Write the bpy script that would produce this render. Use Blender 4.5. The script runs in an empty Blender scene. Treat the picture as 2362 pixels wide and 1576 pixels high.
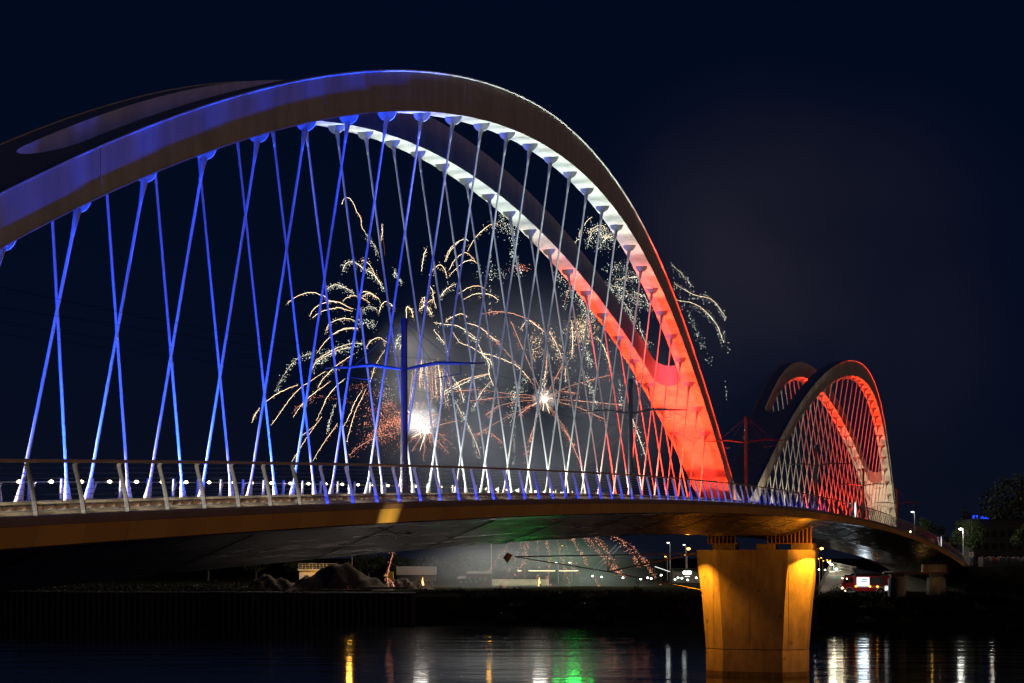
import bpy, bmesh, math, random
from mathutils import Vector, Matrix, Euler
import numpy as np
random.seed(7)
R = math.radians
SC = bpy.context.scene
COL = SC.collection

# ------------------------------------------------------------------ camera
WATER = 0.0
CAMZ = 10.8                      # eye height above the river
AL = 0.30334                     # angle between the view direction and the bridge axis
S0, T0 = -173.73, -33.20         # camera position along / beside the bridge axis
FPX = 4349.3                     # focal length in photograph pixels (2362 wide)
YH = 1288.06                     # horizon row in the photograph
CA, SA = math.cos(AL), math.sin(AL)
FW = Vector((CA, SA, 0)); RT = Vector((SA, -CA, 0))
cam_d = bpy.data.cameras.new('camera'); cam = bpy.data.objects.new('camera', cam_d); COL.objects.link(cam)
cam.location = (S0, T0, CAMZ)
cam.rotation_euler = (R(90), 0, math.atan2(FW.y, FW.x) - R(90))
cam_d.sensor_width = 36; cam_d.lens = 36 * FPX / 2362
cam_d.shift_y = (YH - 788) / 2362
cam_d.clip_start = 0.5; cam_d.clip_end = 20000
SC.camera = cam

def at(x, y, Z):                 # a point at depth Z seen at a photograph position
    p = Vector((S0, T0, 0)) + FW * Z + RT * ((x - 1181) / FPX * Z)
    p.z = CAMZ + (YH - y) / FPX * Z
    return p
def atz(x, z, Z):
    p = at(x, 0, Z); p.z = z; return p

# ------------------------------------------------------------------ sky
W = bpy.data.worlds.new('World'); SC.world = W; W.use_nodes = True
nt = W.node_tree; nt.nodes.clear()
out = nt.nodes.new('ShaderNodeOutputWorld'); bg = nt.nodes.new('ShaderNodeBackground')
sky = nt.nodes.new('ShaderNodeTexSky'); sky.sky_type = 'NISHITA'; sky.sun_disc = False
SUN_EL, SUN_AZ = R(-4.5), math.atan2(-FW.y, -FW.x)
sky.sun_elevation = SUN_EL; sky.sun_rotation = R(90) - SUN_AZ
sky.air_density = 1.0; sky.dust_density = 0.3; sky.ozone_density = 3.0
hs = nt.nodes.new('ShaderNodeMix'); hs.data_type = 'RGBA'; hs.blend_type = 'ADD'
geo = nt.nodes.new('ShaderNodeTexCoord'); sep = nt.nodes.new('ShaderNodeSeparateXYZ')
nt.links.new(geo.outputs['Generated'], sep.inputs[0])
rmp = nt.nodes.new('ShaderNodeValToRGB')           # faint town glow over the horizon
rmp.color_ramp.elements[0].position = 0.0; rmp.color_ramp.elements[0].color = (0.042, 0.058, 0.135, 1)
rmp.color_ramp.elements[1].position = 0.32; rmp.color_ramp.elements[1].color = (0.0, 0.030, 0.150, 1)
e = rmp.color_ramp.elements.new(0.10); e.color = (0.018, 0.045, 0.160, 1)
nt.links.new(sep.outputs['Z'], rmp.inputs['Fac'])
hs.inputs['Factor'].default_value = 1.0
nt.links.new(sky.outputs[0], hs.inputs['A']); nt.links.new(rmp.outputs['Color'], hs.inputs['B'])
nt.links.new(hs.outputs['Result'], bg.inputs['Color'])
bg.inputs['Strength'].default_value = 0.085
nt.links.new(bg.outputs[0], out.inputs[0])

# one weak warm distant light: the sodium glow of the town behind the camera
sd = bpy.data.lights.new('sun', 'SUN'); so = bpy.data.objects.new('sun', sd); COL.objects.link(so)
sd.energy = 0.225; sd.angle = R(25); sd.color = (1.0, 0.56, 0.29)
sdir = Vector((0.12, 0.985, -0.045)).normalized()
so.rotation_euler = sdir.to_track_quat('-Z', 'Y').to_euler()

SC.view_settings.view_transform = 'Standard'; SC.view_settings.look = 'None'
SC.view_settings.exposure = 0; SC.view_settings.gamma = 1; SC.view_settings.use_curve_mapping = False
SC.render.engine = 'CYCLES'
cy = SC.cycles
cy.use_denoising = True
try: cy.denoiser = 'OPENIMAGEDENOISE'
except Exception: pass
cy.max_bounces = 5; cy.diffuse_bounces = 2; cy.glossy_bounces = 3; cy.transmission_bounces = 2; cy.volume_bounces = 0
cy.caustics_reflective = False; cy.caustics_refractive = False
cy.sample_clamp_indirect = 3.0; cy.sample_clamp_direct = 0.0
cy.use_light_tree = True
cy.volume_step_rate = 2.0; cy.volume_max_steps = 96

# ------------------------------------------------------------------ materials
def new_mat(name):
    m = bpy.data.materials.new(name); m.use_nodes = True
    b = m.node_tree.nodes['Principled BSDF']; return m, m.node_tree, b
def paint(name, col, rough=0.5, metal=0.0, var=0.12, scale=3.0, bump=0.0, spec=0.5, streak=None, coat=0.0):
    m, t, b = new_mat(name); n, l = t.nodes, t.links
    tc = n.new('ShaderNodeTexCoord'); mp = n.new('ShaderNodeMapping')
    l.new(tc.outputs['Object'], mp.inputs[0])
    if streak: mp.inputs['Scale'].default_value = streak
    nz = n.new('ShaderNodeTexNoise'); nz.inputs['Scale'].default_value = scale; nz.inputs['Detail'].default_value = 5
    l.new(mp.outputs[0], nz.inputs['Vector'])
    cr = n.new('ShaderNodeMapRange'); cr.inputs['From Min'].default_value = 0.3; cr.inputs['From Max'].default_value = 0.7
    cr.inputs['To Min'].default_value = 1 - var; cr.inputs['To Max'].default_value = 1 + var
    l.new(nz.outputs['Fac'], cr.inputs['Value'])
    mx = n.new('ShaderNodeVectorMath'); mx.operation = 'SCALE'; mx.inputs[0].default_value = col[:3]
    l.new(cr.outputs[0], mx.inputs['Scale']); l.new(mx.outputs[0], b.inputs['Base Color'])
    b.inputs['Metallic'].default_value = metal
    b.inputs['Specular IOR Level'].default_value = spec
    b.inputs['Coat Weight'].default_value = coat; b.inputs['Coat Roughness'].default_value = 0.12
    rr = n.new('ShaderNodeMapRange'); rr.inputs['To Min'].default_value = max(0.02, rough - 0.08); rr.inputs['To Max'].default_value = min(1, rough + 0.08)
    l.new(nz.outputs['Fac'], rr.inputs['Value']); l.new(rr.outputs[0], b.inputs['Roughness'])
    if bump:
        bp = n.new('ShaderNodeBump'); bp.inputs['Strength'].default_value = bump; bp.inputs['Distance'].default_value = 0.05
        l.new(nz.outputs['Fac'], bp.inputs['Height']); l.new(bp.outputs[0], b.inputs['Normal'])
    return m
def glow(name, col, strength, sample=False):
    m = bpy.data.materials.new(name); m.use_nodes = True; t = m.node_tree; t.nodes.clear()
    o = t.nodes.new('ShaderNodeOutputMaterial'); em = t.nodes.new('ShaderNodeEmission')
    em.inputs['Color'].default_value = (*col, 1); em.inputs['Strength'].default_value = strength
    t.links.new(em.outputs[0], o.inputs[0])
    m.cycles.emission_sampling = 'AUTO' if sample else 'NONE'
    return m

M = {}
M['arch'] = paint('arch_paint', (0.54, 0.53, 0.505), 0.42, var=0.16, scale=0.7, streak=(2.4, 2.4, 0.35), bump=0.04)
M['hanger'] = paint('hanger_paint', (0.66, 0.66, 0.66), 0.38, var=0.05)
M['gusset'] = paint('gusset_paint', (0.55, 0.55, 0.54), 0.5, var=0.1, scale=6)
M['cornice'] = paint('cornice_paint', (0.36, 0.28, 0.29), 0.45, var=0.15, scale=0.8)
M['steel_dark'] = paint('dark_mast_steel', (0.034, 0.034, 0.044), 0.4, var=0.1)
M['rail_post'] = paint('rail_post_paint', (0.46, 0.45, 0.45), 0.45, var=0.1)
M['rail_tube'] = paint('rail_tube_steel', (0.78, 0.60, 0.44), 0.4, metal=0.0, var=0.1)
M['cable'] = paint('cable_steel', (0.16, 0.16, 0.17), 0.35, metal=0.7, var=0.1)
M['wire'] = paint('wire_black', (.003,.003,.003), .9, var=.05, spec=0.0)
M['deck'] = paint('deck_asphalt', (0.09, 0.088, 0.085), 0.85, var=0.25, scale=8, bump=0.2)
M['slab'] = paint('track_concrete', (0.40, 0.36, 0.29), 0.8, var=0.25, scale=4, bump=0.3)
M['rust'] = paint('rusty_iron', (0.22, 0.11, 0.055), 0.7, var=0.3, scale=7)
M['zinc'] = paint('zinc_clip', (0.55, 0.53, 0.48), 0.45, metal=0.4, var=0.15)
M['railsteel'] = paint('rail_steel', (0.42, 0.37, 0.30), 0.35, metal=0.6, var=0.2)
# satin sheet under the deck: mirror-like along the bridge, finely streaked
def soffit_mat():
    m, t, b = new_mat('soffit_sheet'); n, l = t.nodes, t.links
    tc = n.new('ShaderNodeTexCoord'); mp = n.new('ShaderNodeMapping'); mp.inputs['Scale'].default_value = (0.12, 2.2, 2.2)
    l.new(tc.outputs['Object'], mp.inputs[0])
    nz = n.new('ShaderNodeTexNoise'); nz.inputs['Scale'].default_value = 1.0; nz.inputs['Detail'].default_value = 6
    l.new(mp.outputs[0], nz.inputs['Vector'])
    b.inputs['Base Color'].default_value = (0.050, 0.040, 0.036, 1)
    b.inputs['Specular IOR Level'].default_value = 0.4
    rr = n.new('ShaderNodeMapRange'); rr.inputs['To Min'].default_value = 0.14; rr.inputs['To Max'].default_value = 0.46
    l.new(nz.outputs['Fac'], rr.inputs['Value']); l.new(rr.outputs[0], b.inputs['Roughness'])
    bp = n.new('ShaderNodeBump'); bp.inputs['Strength'].default_value = 0.8; bp.inputs['Distance'].default_value = 0.09
    l.new(nz.outputs['Fac'], bp.inputs['Height']); l.new(bp.outputs[0], b.inputs['Normal'])
    return m
M['soffit'] = soffit_mat()
M['panel'] = paint('fascia_panel_sheet', (0.84, 0.47, 0.155), 0.48, var=0.10, scale=0.5, streak=(1, 1, 0.2))
M['panel_b'] = paint('fascia_panel_sheet_b', (0.92, 0.53, 0.18), 0.46, var=0.10, scale=0.5, streak=(1, 1, 0.2))
M['panel_shine'] = paint('fascia_panel_shine', (1.0, 0.82, 0.32), 0.42, var=0.10, scale=0.5, streak=(1.5, 1, 0.2))  # one panel's reflected shine, painted into a lighter golden base colour

# ------------------------------------------------------------------ mesh helpers
class MB:
    def __init__(s): s.v = []; s.f = []
    def add(s, vs, fs):
        k = len(s.v); s.v += [tuple(p) for p in vs]; s.f += [tuple(i + k for i in f) for f in fs]; return s
    def box(s, a, b):
        (x0, y0, z0), (x1, y1, z1) = a, b
        return s.add([(x0,y0,z0),(x1,y0,z0),(x1,y1,z0),(x0,y1,z0),(x0,y0,z1),(x1,y0,z1),(x1,y1,z1),(x0,y1,z1)],
                     [(0,3,2,1),(4,5,6,7),(0,1,5,4),(1,2,6,5),(2,3,7,6),(3,0,4,7)])
    def obox(s, c, ax, ay, az):            # oriented box: centre and three half vectors
        c, ax, ay, az = Vector(c), Vector(ax), Vector(ay), Vector(az)
        vs = [c + i*ax + j*ay + k*az for k in (-1,1) for (i,j) in ((-1,-1),(1,-1),(1,1),(-1,1))]
        return s.add(vs, [(0,3,2,1),(4,5,6,7),(0,1,5,4),(1,2,6,5),(2,3,7,6),(3,0,4,7)])
    def tube(s, pts, rad, n=6, cap=True):
        pts = [Vector(p) for p in pts]; m = len(pts)
        if not hasattr(rad, '__len__'): rad = [rad] * m
        k = len(s.v); up = None
        for i, p in enumerate(pts):
            d = (pts[min(i+1, m-1)] - pts[max(i-1, 0)])
            if d.length < 1e-9: d = Vector((0,0,1))
            d.normalize()
            if up is None: up = Vector((0,0,1)) if abs(d.z) < 0.9 else Vector((1,0,0))
            a = d.cross(up).normalized(); b = d.cross(a).normalized()
            for j in range(n):
                t = 2*math.pi*j/n; q = p + rad[i]*(math.cos(t)*a + math.sin(t)*b); s.v.append(tuple(q))
        for i in range(m-1):
            for j in range(n):
                s.f.append((k+i*n+j, k+i*n+(j+1) % n, k+(i+1)*n+(j+1) % n, k+(i+1)*n+j))
        if cap:
            s.f.append(tuple(k+j for j in range(n))[::-1]); s.f.append(tuple(k+(m-1)*n+j for j in range(n)))
        return s
    def prism(s, poly, a, b):              # poly: list of 3-D points, swept by vector b-a
        d = Vector(b) - Vector(a); n = len(poly)
        vs = [Vector(p) for p in poly] + [Vector(p) + d for p in poly]
        fs = [tuple(range(n))[::-1], tuple(range(n, 2*n))] + [(i, (i+1) % n, n+(i+1) % n, n+i) for i in range(n)]
        return s.add(vs, fs)
    def loft(s, rings, closed=True, caps=True):
        k = len(s.v); n = len(rings[0])
        for r in rings: s.v += [tuple(p) for p in r]
        for i in range(len(rings)-1):
            for j in range(n if closed else n-1):
                s.f.append((k+i*n+j, k+i*n+(j+1) % n, k+(i+1)*n+(j+1) % n, k+(i+1)*n+j))
        if caps:
            s.f.append(tuple(k+j for j in range(n))[::-1]); s.f.append(tuple(k+(len(rings)-1)*n+j for j in range(n)))
        return s
    def lathe(s, c, prof, n=12):           # prof: (radius, z) pairs about vertical axis at c
        c = Vector(c)
        return s.loft([[c + Vector((r*math.cos(2*math.pi*j/n), r*math.sin(2*math.pi*j/n), z)) for j in range(n)] for r, z in prof])
    def blob(s, c, r, n=6, m=4):
        c = Vector(c); r = r if hasattr(r, '__len__') else (r, r, r)
        prof = [(max(0.02, math.sin(math.pi*i/m)), -math.cos(math.pi*i/m)) for i in range(m+1)]
        return s.loft([[c + Vector((r[0]*q*math.cos(2*math.pi*j/n), r[1]*q*math.sin(2*math.pi*j/n), r[2]*z)) for j in range(n)] for q, z in prof])
    def mesh(s, name, mat, smooth=False, fix=True):
        me = bpy.data.meshes.new(name); me.from_pydata(s.v, [], s.f); 
        if fix:
            bm = bmesh.new(); bm.from_mesh(me); bmesh.ops.recalc_face_normals(bm, faces=bm.faces); bm.to_mesh(me); bm.free()
        if mat is not None: me.materials.append(mat)
        if smooth: me.polygons.foreach_set('use_smooth', [True]*len(me.polygons))
        me.update(); return me
    def build(s, name, mat, parent=None, smooth=False, fix=True):
        if parent is not None:
            o = world_loc(parent); s.v = [(p[0]-o[0], p[1]-o[1], p[2]-o[2]) for p in s.v]
        return link(name, s.mesh(name, mat, smooth, fix), parent)
def world_loc(o):
    p = Vector(o.location)
    while o.parent: o = o.parent; p = p + o.location
    return p
def link(name, data, parent=None, loc=(0,0,0), rot=(0,0,0)):
    o = bpy.data.objects.new(name, data); COL.objects.link(o); o.location = loc; o.rotation_euler = rot
    if parent is not None: o.parent = parent
    return o
def tag(o, label=None, cat=None, group=None, kind=None):
    if label: o['label'] = label
    if cat: o['category'] = cat
    if group: o['group'] = group
    if kind: o['kind'] = kind
    return o
def thing(name, label, cat, loc=(0,0,0), rz=0, group=None):
    o = link(name, None, None, loc, (0,0,rz)); o.empty_display_size = 0.2
    return tag(o, label, cat, group)
def copy_tree(o, parent=None):
    c = o.copy(); COL.objects.link(c); c.parent = parent
    for ch in list(o.children): copy_tree(ch, c)
    return c
def light(kind, loc, power, col, target=None, size=0.05, angle=60, blend=0.4, name='lamp_light', parent=None):
    d = bpy.data.lights.new(name, kind); d.energy = power; d.color = col; d.shadow_soft_size = size
    if kind == 'SPOT': d.spot_size = R(angle); d.spot_blend = blend
    o = bpy.data.objects.new(name, d); COL.objects.link(o); o.location = loc
    if target is not None:
        o.rotation_euler = (Vector(target) - Vector(loc)).to_track_quat('-Z', 'Y').to_euler()
    return o

# ================================================================== THE SETTING
# river ------------------------------------------------------------
def water_mat():
    m, t, b = new_mat('river_water'); n, l = t.nodes, t.links
    b.inputs['Base Color'].default_value = (0.006, 0.008, 0.011, 1); b.inputs['Roughness'].default_value = 0.07
    b.inputs['IOR'].default_value = 1.33
    tc = n.new('ShaderNodeTexCoord'); mp = n.new('ShaderNodeMapping')
    mp.inputs['Rotation'].default_value = (0, 0, -math.atan2(FW.y, FW.x))
    l.new(tc.outputs['Object'], mp.inputs[0])
    sc = n.new('ShaderNodeMapping'); sc.inputs['Scale'].default_value = (0.17, 0.034, 1); l.new(mp.outputs[0], sc.inputs[0])
    n1 = n.new('ShaderNodeTexNoise'); n1.inputs['Scale'].default_value = 1.0; n1.inputs['Detail'].default_value = 4; n1.inputs['Roughness'].default_value = 0.6
    l.new(sc.outputs[0], n1.inputs['Vector'])
    s2 = n.new('ShaderNodeMapping'); s2.inputs['Scale'].default_value = (0.02, 0.010, 1); l.new(mp.outputs[0], s2.inputs[0])
    n2 = n.new('ShaderNodeTexNoise'); n2.inputs['Scale'].default_value = 1.0; n2.inputs['Detail'].default_value = 3
    l.new(s2.outputs[0], n2.inputs['Vector'])
    st = n.new('ShaderNodeMapRange'); st.inputs['From Min'].default_value = 0.42; st.inputs['From Max'].default_value = 0.66
    st.inputs['To Min'].default_value = 0.22; st.inputs['To Max'].default_value = 0.75
    l.new(n2.outputs['Fac'], st.inputs['Value'])
    bp = n.new('ShaderNodeBump'); bp.inputs['Distance'].default_value = 0.30
    l.new(st.outputs[0], bp.inputs['Strength']); l.new(n1.outputs['Fac'], bp.inputs['Height'])
    l.new(bp.outputs[0], b.inputs['Normal'])
    return m
M['water'] = water_mat()
mb = MB(); mb.add([(-600,-2500,0),(1500,-2500,0),(1500,2500,0),(-600,2500,0)], [(0,1,2,3)])
tag(mb.build('river', M['water']), 'dark rippled river reflecting the coloured lights', 'river', kind='structure')

def soil_mat(name, c1, c2, scale):
    m, t, b = new_mat(name); n, l = t.nodes, t.links
    tc = n.new('ShaderNodeTexCoord'); nz = n.new('ShaderNodeTexNoise'); nz.inputs['Scale'].default_value = scale; nz.inputs['Detail'].default_value = 8
    l.new(tc.outputs['Object'], nz.inputs['Vector'])
    r = n.new('ShaderNodeValToRGB'); r.color_ramp.elements[0].position = .35; r.color_ramp.elements[0].color = (*c1, 1)
    r.color_ramp.elements[1].position = .65; r.color_ramp.elements[1].color = (*c2, 1)
    l.new(nz.outputs['Fac'], r.inputs['Fac']); l.new(r.outputs['Color'], b.inputs['Base Color']); b.inputs['Roughness'].default_value = .95; b.inputs['Specular IOR Level'].default_value = 0.0
    bp = n.new('ShaderNodeBump'); bp.inputs['Strength'].default_value = .6; bp.inputs['Distance'].default_value = .15
    l.new(nz.outputs['Fac'], bp.inputs['Height']); l.new(bp.outputs[0], b.inputs['Normal'])
    return m
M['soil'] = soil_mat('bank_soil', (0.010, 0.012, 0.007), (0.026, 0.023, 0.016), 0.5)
M['gravel'] = soil_mat('gravel_sand', (0.085, 0.068, 0.055), (0.17, 0.135, 0.11), 0.9)

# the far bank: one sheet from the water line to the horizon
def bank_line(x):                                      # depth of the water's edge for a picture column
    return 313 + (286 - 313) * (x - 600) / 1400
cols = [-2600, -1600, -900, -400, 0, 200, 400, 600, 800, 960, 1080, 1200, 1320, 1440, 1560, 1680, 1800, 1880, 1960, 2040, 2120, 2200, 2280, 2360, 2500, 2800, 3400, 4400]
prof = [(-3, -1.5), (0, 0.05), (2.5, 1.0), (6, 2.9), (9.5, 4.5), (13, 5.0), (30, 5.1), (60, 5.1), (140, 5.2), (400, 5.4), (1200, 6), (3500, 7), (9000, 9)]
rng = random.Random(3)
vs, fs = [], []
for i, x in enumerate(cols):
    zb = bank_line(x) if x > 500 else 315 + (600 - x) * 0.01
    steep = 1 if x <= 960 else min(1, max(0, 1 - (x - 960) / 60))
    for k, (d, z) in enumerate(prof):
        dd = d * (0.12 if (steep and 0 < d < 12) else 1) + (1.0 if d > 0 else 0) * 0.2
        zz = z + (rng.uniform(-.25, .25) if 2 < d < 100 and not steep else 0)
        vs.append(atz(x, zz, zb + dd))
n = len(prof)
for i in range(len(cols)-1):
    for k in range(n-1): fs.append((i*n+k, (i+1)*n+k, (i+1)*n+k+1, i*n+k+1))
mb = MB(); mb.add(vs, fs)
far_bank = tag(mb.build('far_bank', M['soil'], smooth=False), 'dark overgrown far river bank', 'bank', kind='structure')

# ================================================================== THE BRIDGE
ZP = CAMZ + 4.1352
def zd(s): return ZP - 0.00016951 * (s - 1.221) ** 2     # deck level along the crest curve
D4 = 4.1992; SP = 2.144
EDGE = -9.84
bridge = thing('arch_bridge', 'white twin-arched tram bridge with crossed hangers lit blue, white and red', 'bridge', (0, 0, ZP))

def frange(a, b, st):
    n = max(1, int(round((b - a) / st))); return [a + (b - a) * i / n for i in range(n + 1)]
DS = frange(-150, 186, 3.0)
# hull-shaped girder under the deck
FE = 4.7                                                  # far edge
SEC = [(-9.55, -0.10), (-9.62, -0.74), (-9.30, -0.80), (-9.10, -0.84), (-5.6, -2.08), (0.4, -2.08), (FE-.7, -0.84), (FE-.2, -0.74), (FE-.3, -0.10)]
mb = MB(); mb.loft([[(s, t, zd(s) + z) for t, z in SEC] for s in DS])
girder = mb.build('deck_girder', M['soffit'], bridge)
# transverse sheet joints on the soffit: thin proud cover strips
for s in frange(-146, 182, 11.7):
    mb = MB()
    for a, b in zip(SEC[3:6], SEC[4:7]):
        mb.prism([(s+.6*(a[0]+9)/3, a[0], zd(s)+a[1]-.002), (s+.6*(b[0]+9)/3, b[0], zd(s)+b[1]-.002), (s+.6*(b[0]+9)/3, b[0], zd(s)+b[1]-.03), (s+.6*(a[0]+9)/3, a[0], zd(s)+a[1]-.03)], (0,0,0), (.07, 0, 0))
    mb.build('joint_strip', M['soffit'], girder)
# deck slab with cornice edges
mb = MB(); mb.loft([[(s, -9.80, zd(s)-.005), (s, -9.80, zd(s)-.09), (s, FE-.05, zd(s)-.09), (s, FE-.05, zd(s)-.005)] for s in DS])
slab = mb.build('deck_slab', M['deck'], bridge)
for sg, ed in ((-1, 9.84), (1, FE)):
    mb = MB(); mb.loft([[(s, sg*(ed-.34), zd(s)+.012), (s, sg*(ed+.06), zd(s)+.012), (s, sg*(ed+.08), zd(s)-.06), (s, sg*(ed+.04), zd(s)-.205), (s, sg*(ed-.24), zd(s)-.205)] for s in DS])
    mb.build('cornice', M['cornice'], slab)
# fascia panels, one for each railing bay
k0 = -7; PST = []
s = -135.5 - 6 * SP
while s < 183.5: PST.append(s); s += SP
for i, s in enumerate(PST[:-1]):
    a, b = s + .006, s + SP - .006
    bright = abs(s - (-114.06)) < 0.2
    j = random.uniform(-.010, .010)
    mb = MB(); mb.add([(a, -9.83+j, zd(a)-.215), (b, -9.83+j, zd(b)-.215), (b, -9.66-j, zd(b)-.70), (a, -9.66-j, zd(a)-.70),
                       (a, -9.79, zd(a)-.215), (b, -9.79, zd(b)-.215), (b, -9.62, zd(b)-.70), (a, -9.62, zd(a)-.70)],
                      [(0,1,2,3),(4,7,6,5),(0,4,5,1),(3,2,6,7),(0,3,7,4),(1,5,6,2)])
    p = mb.build('fascia_panel', M['panel_shine'] if bright else (M['panel'] if random.random() < .6 else M['panel_b']), girder)
    if bright:
        p['label'] = 'fascia panel with a golden shine painted in'
        mb = MB(); mb.tube([(s+1.07, -9.3, zd(s)-.80), (s+1.07, -10.0, zd(s)-1.02), (s+1.07, -10.45, zd(s)-1.02)], .018, 5); mb.box((s+.97, -10.58, zd(s)-1.06), (s+1.17, -10.42, zd(s)-.98)); mb.build('added_panel_lamp', M['steel_dark'], girder)  # bracket lamp added only to brighten this panel
        light('SPOT', (s+1.07, -10.6, zd(s)-.93), 34, (1.0, .58, .16), (s+1.07, -9.75, zd(s)-.45), size=.12, angle=96, blend=.35)
mb = MB(); mb.loft([[(s, FE-.01, zd(s)-.215), (s, FE-.16, zd(s)-.70), (s, FE-.20, zd(s)-.70), (s, FE-.05, zd(s)-.215)] for s in DS])
mb.build('far_fascia', M['panel'], girder)

# near parapet railing ------------------------------------------------
railing = link('parapet_railing', None, bridge)
pz = [(-9.74, 0.0), (-9.66, .45), (-9.57, .85), (-9.50, 1.10), (-9.48, 1.20), (-9.54, 1.255)]
prof_o = [(t - .055, z) for t, z in pz]; prof_i = [(t + .055, z) for t, z in pz][::-1]
mb = MB(); mb.prism([(-.022, t, z) for t, z in prof_o + prof_i], (0,0,0), (.044, 0, 0))
post_me = mb.mesh('post', M['rail_post'])
for s in PST:
    link('post', post_me, railing, (s, 0, zd(s) - ZP))
RS = frange(PST[0], 183.5, 2.5)
mb = MB(); mb.tube([(s, -9.56, zd(s)+1.287) for s in RS], .045, 8); mb.build('handrail', M['rail_tube'], railing, True)
for q in range(9):
    z = .12 + q*.125; t = np.interp(z, [p[1] for p in pz], [p[0] for p in pz])
    mb = MB(); mb.tube([(s, t-.0, zd(s)+z) for s in RS], .0065, 3, False); mb.build('cable', M['cable'], railing)

for i, s in enumerate(PST[:-1]):                          # blue edge lights at the foot of the posts
    if s < -119 or (s < -40 and i % 2 == 0):               # unseen warm spots added to brighten the track kerb
        light('SPOT', (s + .5, -9.50, zd(s)+1.05), 44, (1.0, .84, .60), (s + 1.3, -8.35, zd(s)+.15), size=.04, angle=112, blend=.7)
    if s <= -122 and s > -140: light('SPOT', (s + SP - .62, -9.70, zd(s)+.16), 9, (1.0, .92, .78), (s + SP, -9.63, zd(s)+.6), size=.03, angle=90, blend=.5)
    if -122 < s < -6: light('SPOT', (s + SP - .62, -9.66, zd(s)+.10), 34*max(.2, min(1, (-s-6)/60)), (.02, .05, 1.0), (s + SP, -9.63, zd(s)+.48), size=.03, angle=80, blend=.5)

# kerb of the tram track: a rail on chairs along the edge -------------
kerb = link('track_kerb', None, bridge)
mb = MB(); mb.loft([[(s, -8.75, zd(s)), (s, -8.75, zd(s)+.055), (s, -1.6, zd(s)+.055), (s, -1.6, zd(s))] for s in DS]); mb.build('track_slab', M['slab'], kerb)
mb = MB(); mb.loft([[(s, -8.25, zd(s)+.22), (s, -8.34, zd(s)+.25), (s, -8.34, zd(s)+.30), (s, -8.25, zd(s)+.32), (s, -7.9, zd(s)+.32), (s, -7.9, zd(s)+.22)] for s in DS]); mb.build('kerb_beam', M['slab'], kerb)
mb = MB(); mb.loft([[(s, -8.42, zd(s)+.055), (s, -8.52, zd(s)+.055), (s, -8.52, zd(s)+.11), (s, -8.42, zd(s)+.11)] for s in DS]); mb.build('cable_tray', M['zinc'], kerb)
mb = MB(); mb.prism([(-.09,-8.30,.056),(-.05,-8.30,.219),(.07,-8.30,.219),(.0,-8.30,.056)], (0,0,0), (0,.25,0)); chair_me = mb.mesh('chair', M['rust'])
mb = MB(); mb.box((-.10,-8.46,.112),(.10,-8.38,.135)); mb.box((-.02,-8.45,.135),(.02,-8.39,.165)); clip_me = mb.mesh('clip', M['zinc'])
s = -141
while s < -35:
    link('chair', chair_me, kerb, (s, 0, zd(s)-ZP)); link('clip', clip_me, kerb, (s+.28+random.uniform(-.05,.05), 0, zd(s)-ZP)); s += .62
for t in (-7.6, -6.2, -3.3, -1.9):                       # tram rails
    mb = MB(); mb.loft([[(s, t-.035, zd(s)+.056), (s, t-.035, zd(s)+.11), (s, t+.035, zd(s)+.11), (s, t+.035, zd(s)+.056)] for s in DS]); mb.build('tram_rail', M['railsteel'], kerb)

# arches ---------------------------------------------------------------
LH = 72.5
def hu(u): return 19.61 - 11.099*(u/50)**2 + .312*(u/50)**4
def wu(u): return 3.269 - 2.369*(u/50)**2 + .649*(u/50)**4
RW = 0.60
U0, UR = 45.9, 1.6                                        # where the two ribs close into one leg
def outer(u):
    w = wu(u) + RW
    return w if u < 48 else max(1.40, wu(48) + RW - (u-48)*.040)
def gap(u):
    g = wu(min(u, U0)) - RW
    if u <= U0: return g
    if u >= U0 + UR: return 0.0
    return g * math.sqrt(max(0, 1 - ((u-U0)/UR)**2))
def thick(u): return 1.95 - .33*min(1, u/50)
def under(s, c): return zd(s) + hu(abs(s-c))
def over(s):
    a = zd(s) + hu(abs(s+LH)) + thick(abs(s+LH)); b = zd(s) + hu(abs(s-LH)) + thick(abs(s-LH))
    k = 2.5; return k*math.log(math.exp((a-20)/k) + math.exp((b-20)/k)) + 20
def us_list():
    L = frange(0, U0-.001, 1.4) + [U0 + UR*math.sin(math.pi/2*i/8) for i in range(1, 9)] + frange(U0+UR+.8, 72.5, 1.4)
    return L
UL = us_list(); US = [-u for u in UL[::-1]] + UL[1:]
arches = []
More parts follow.
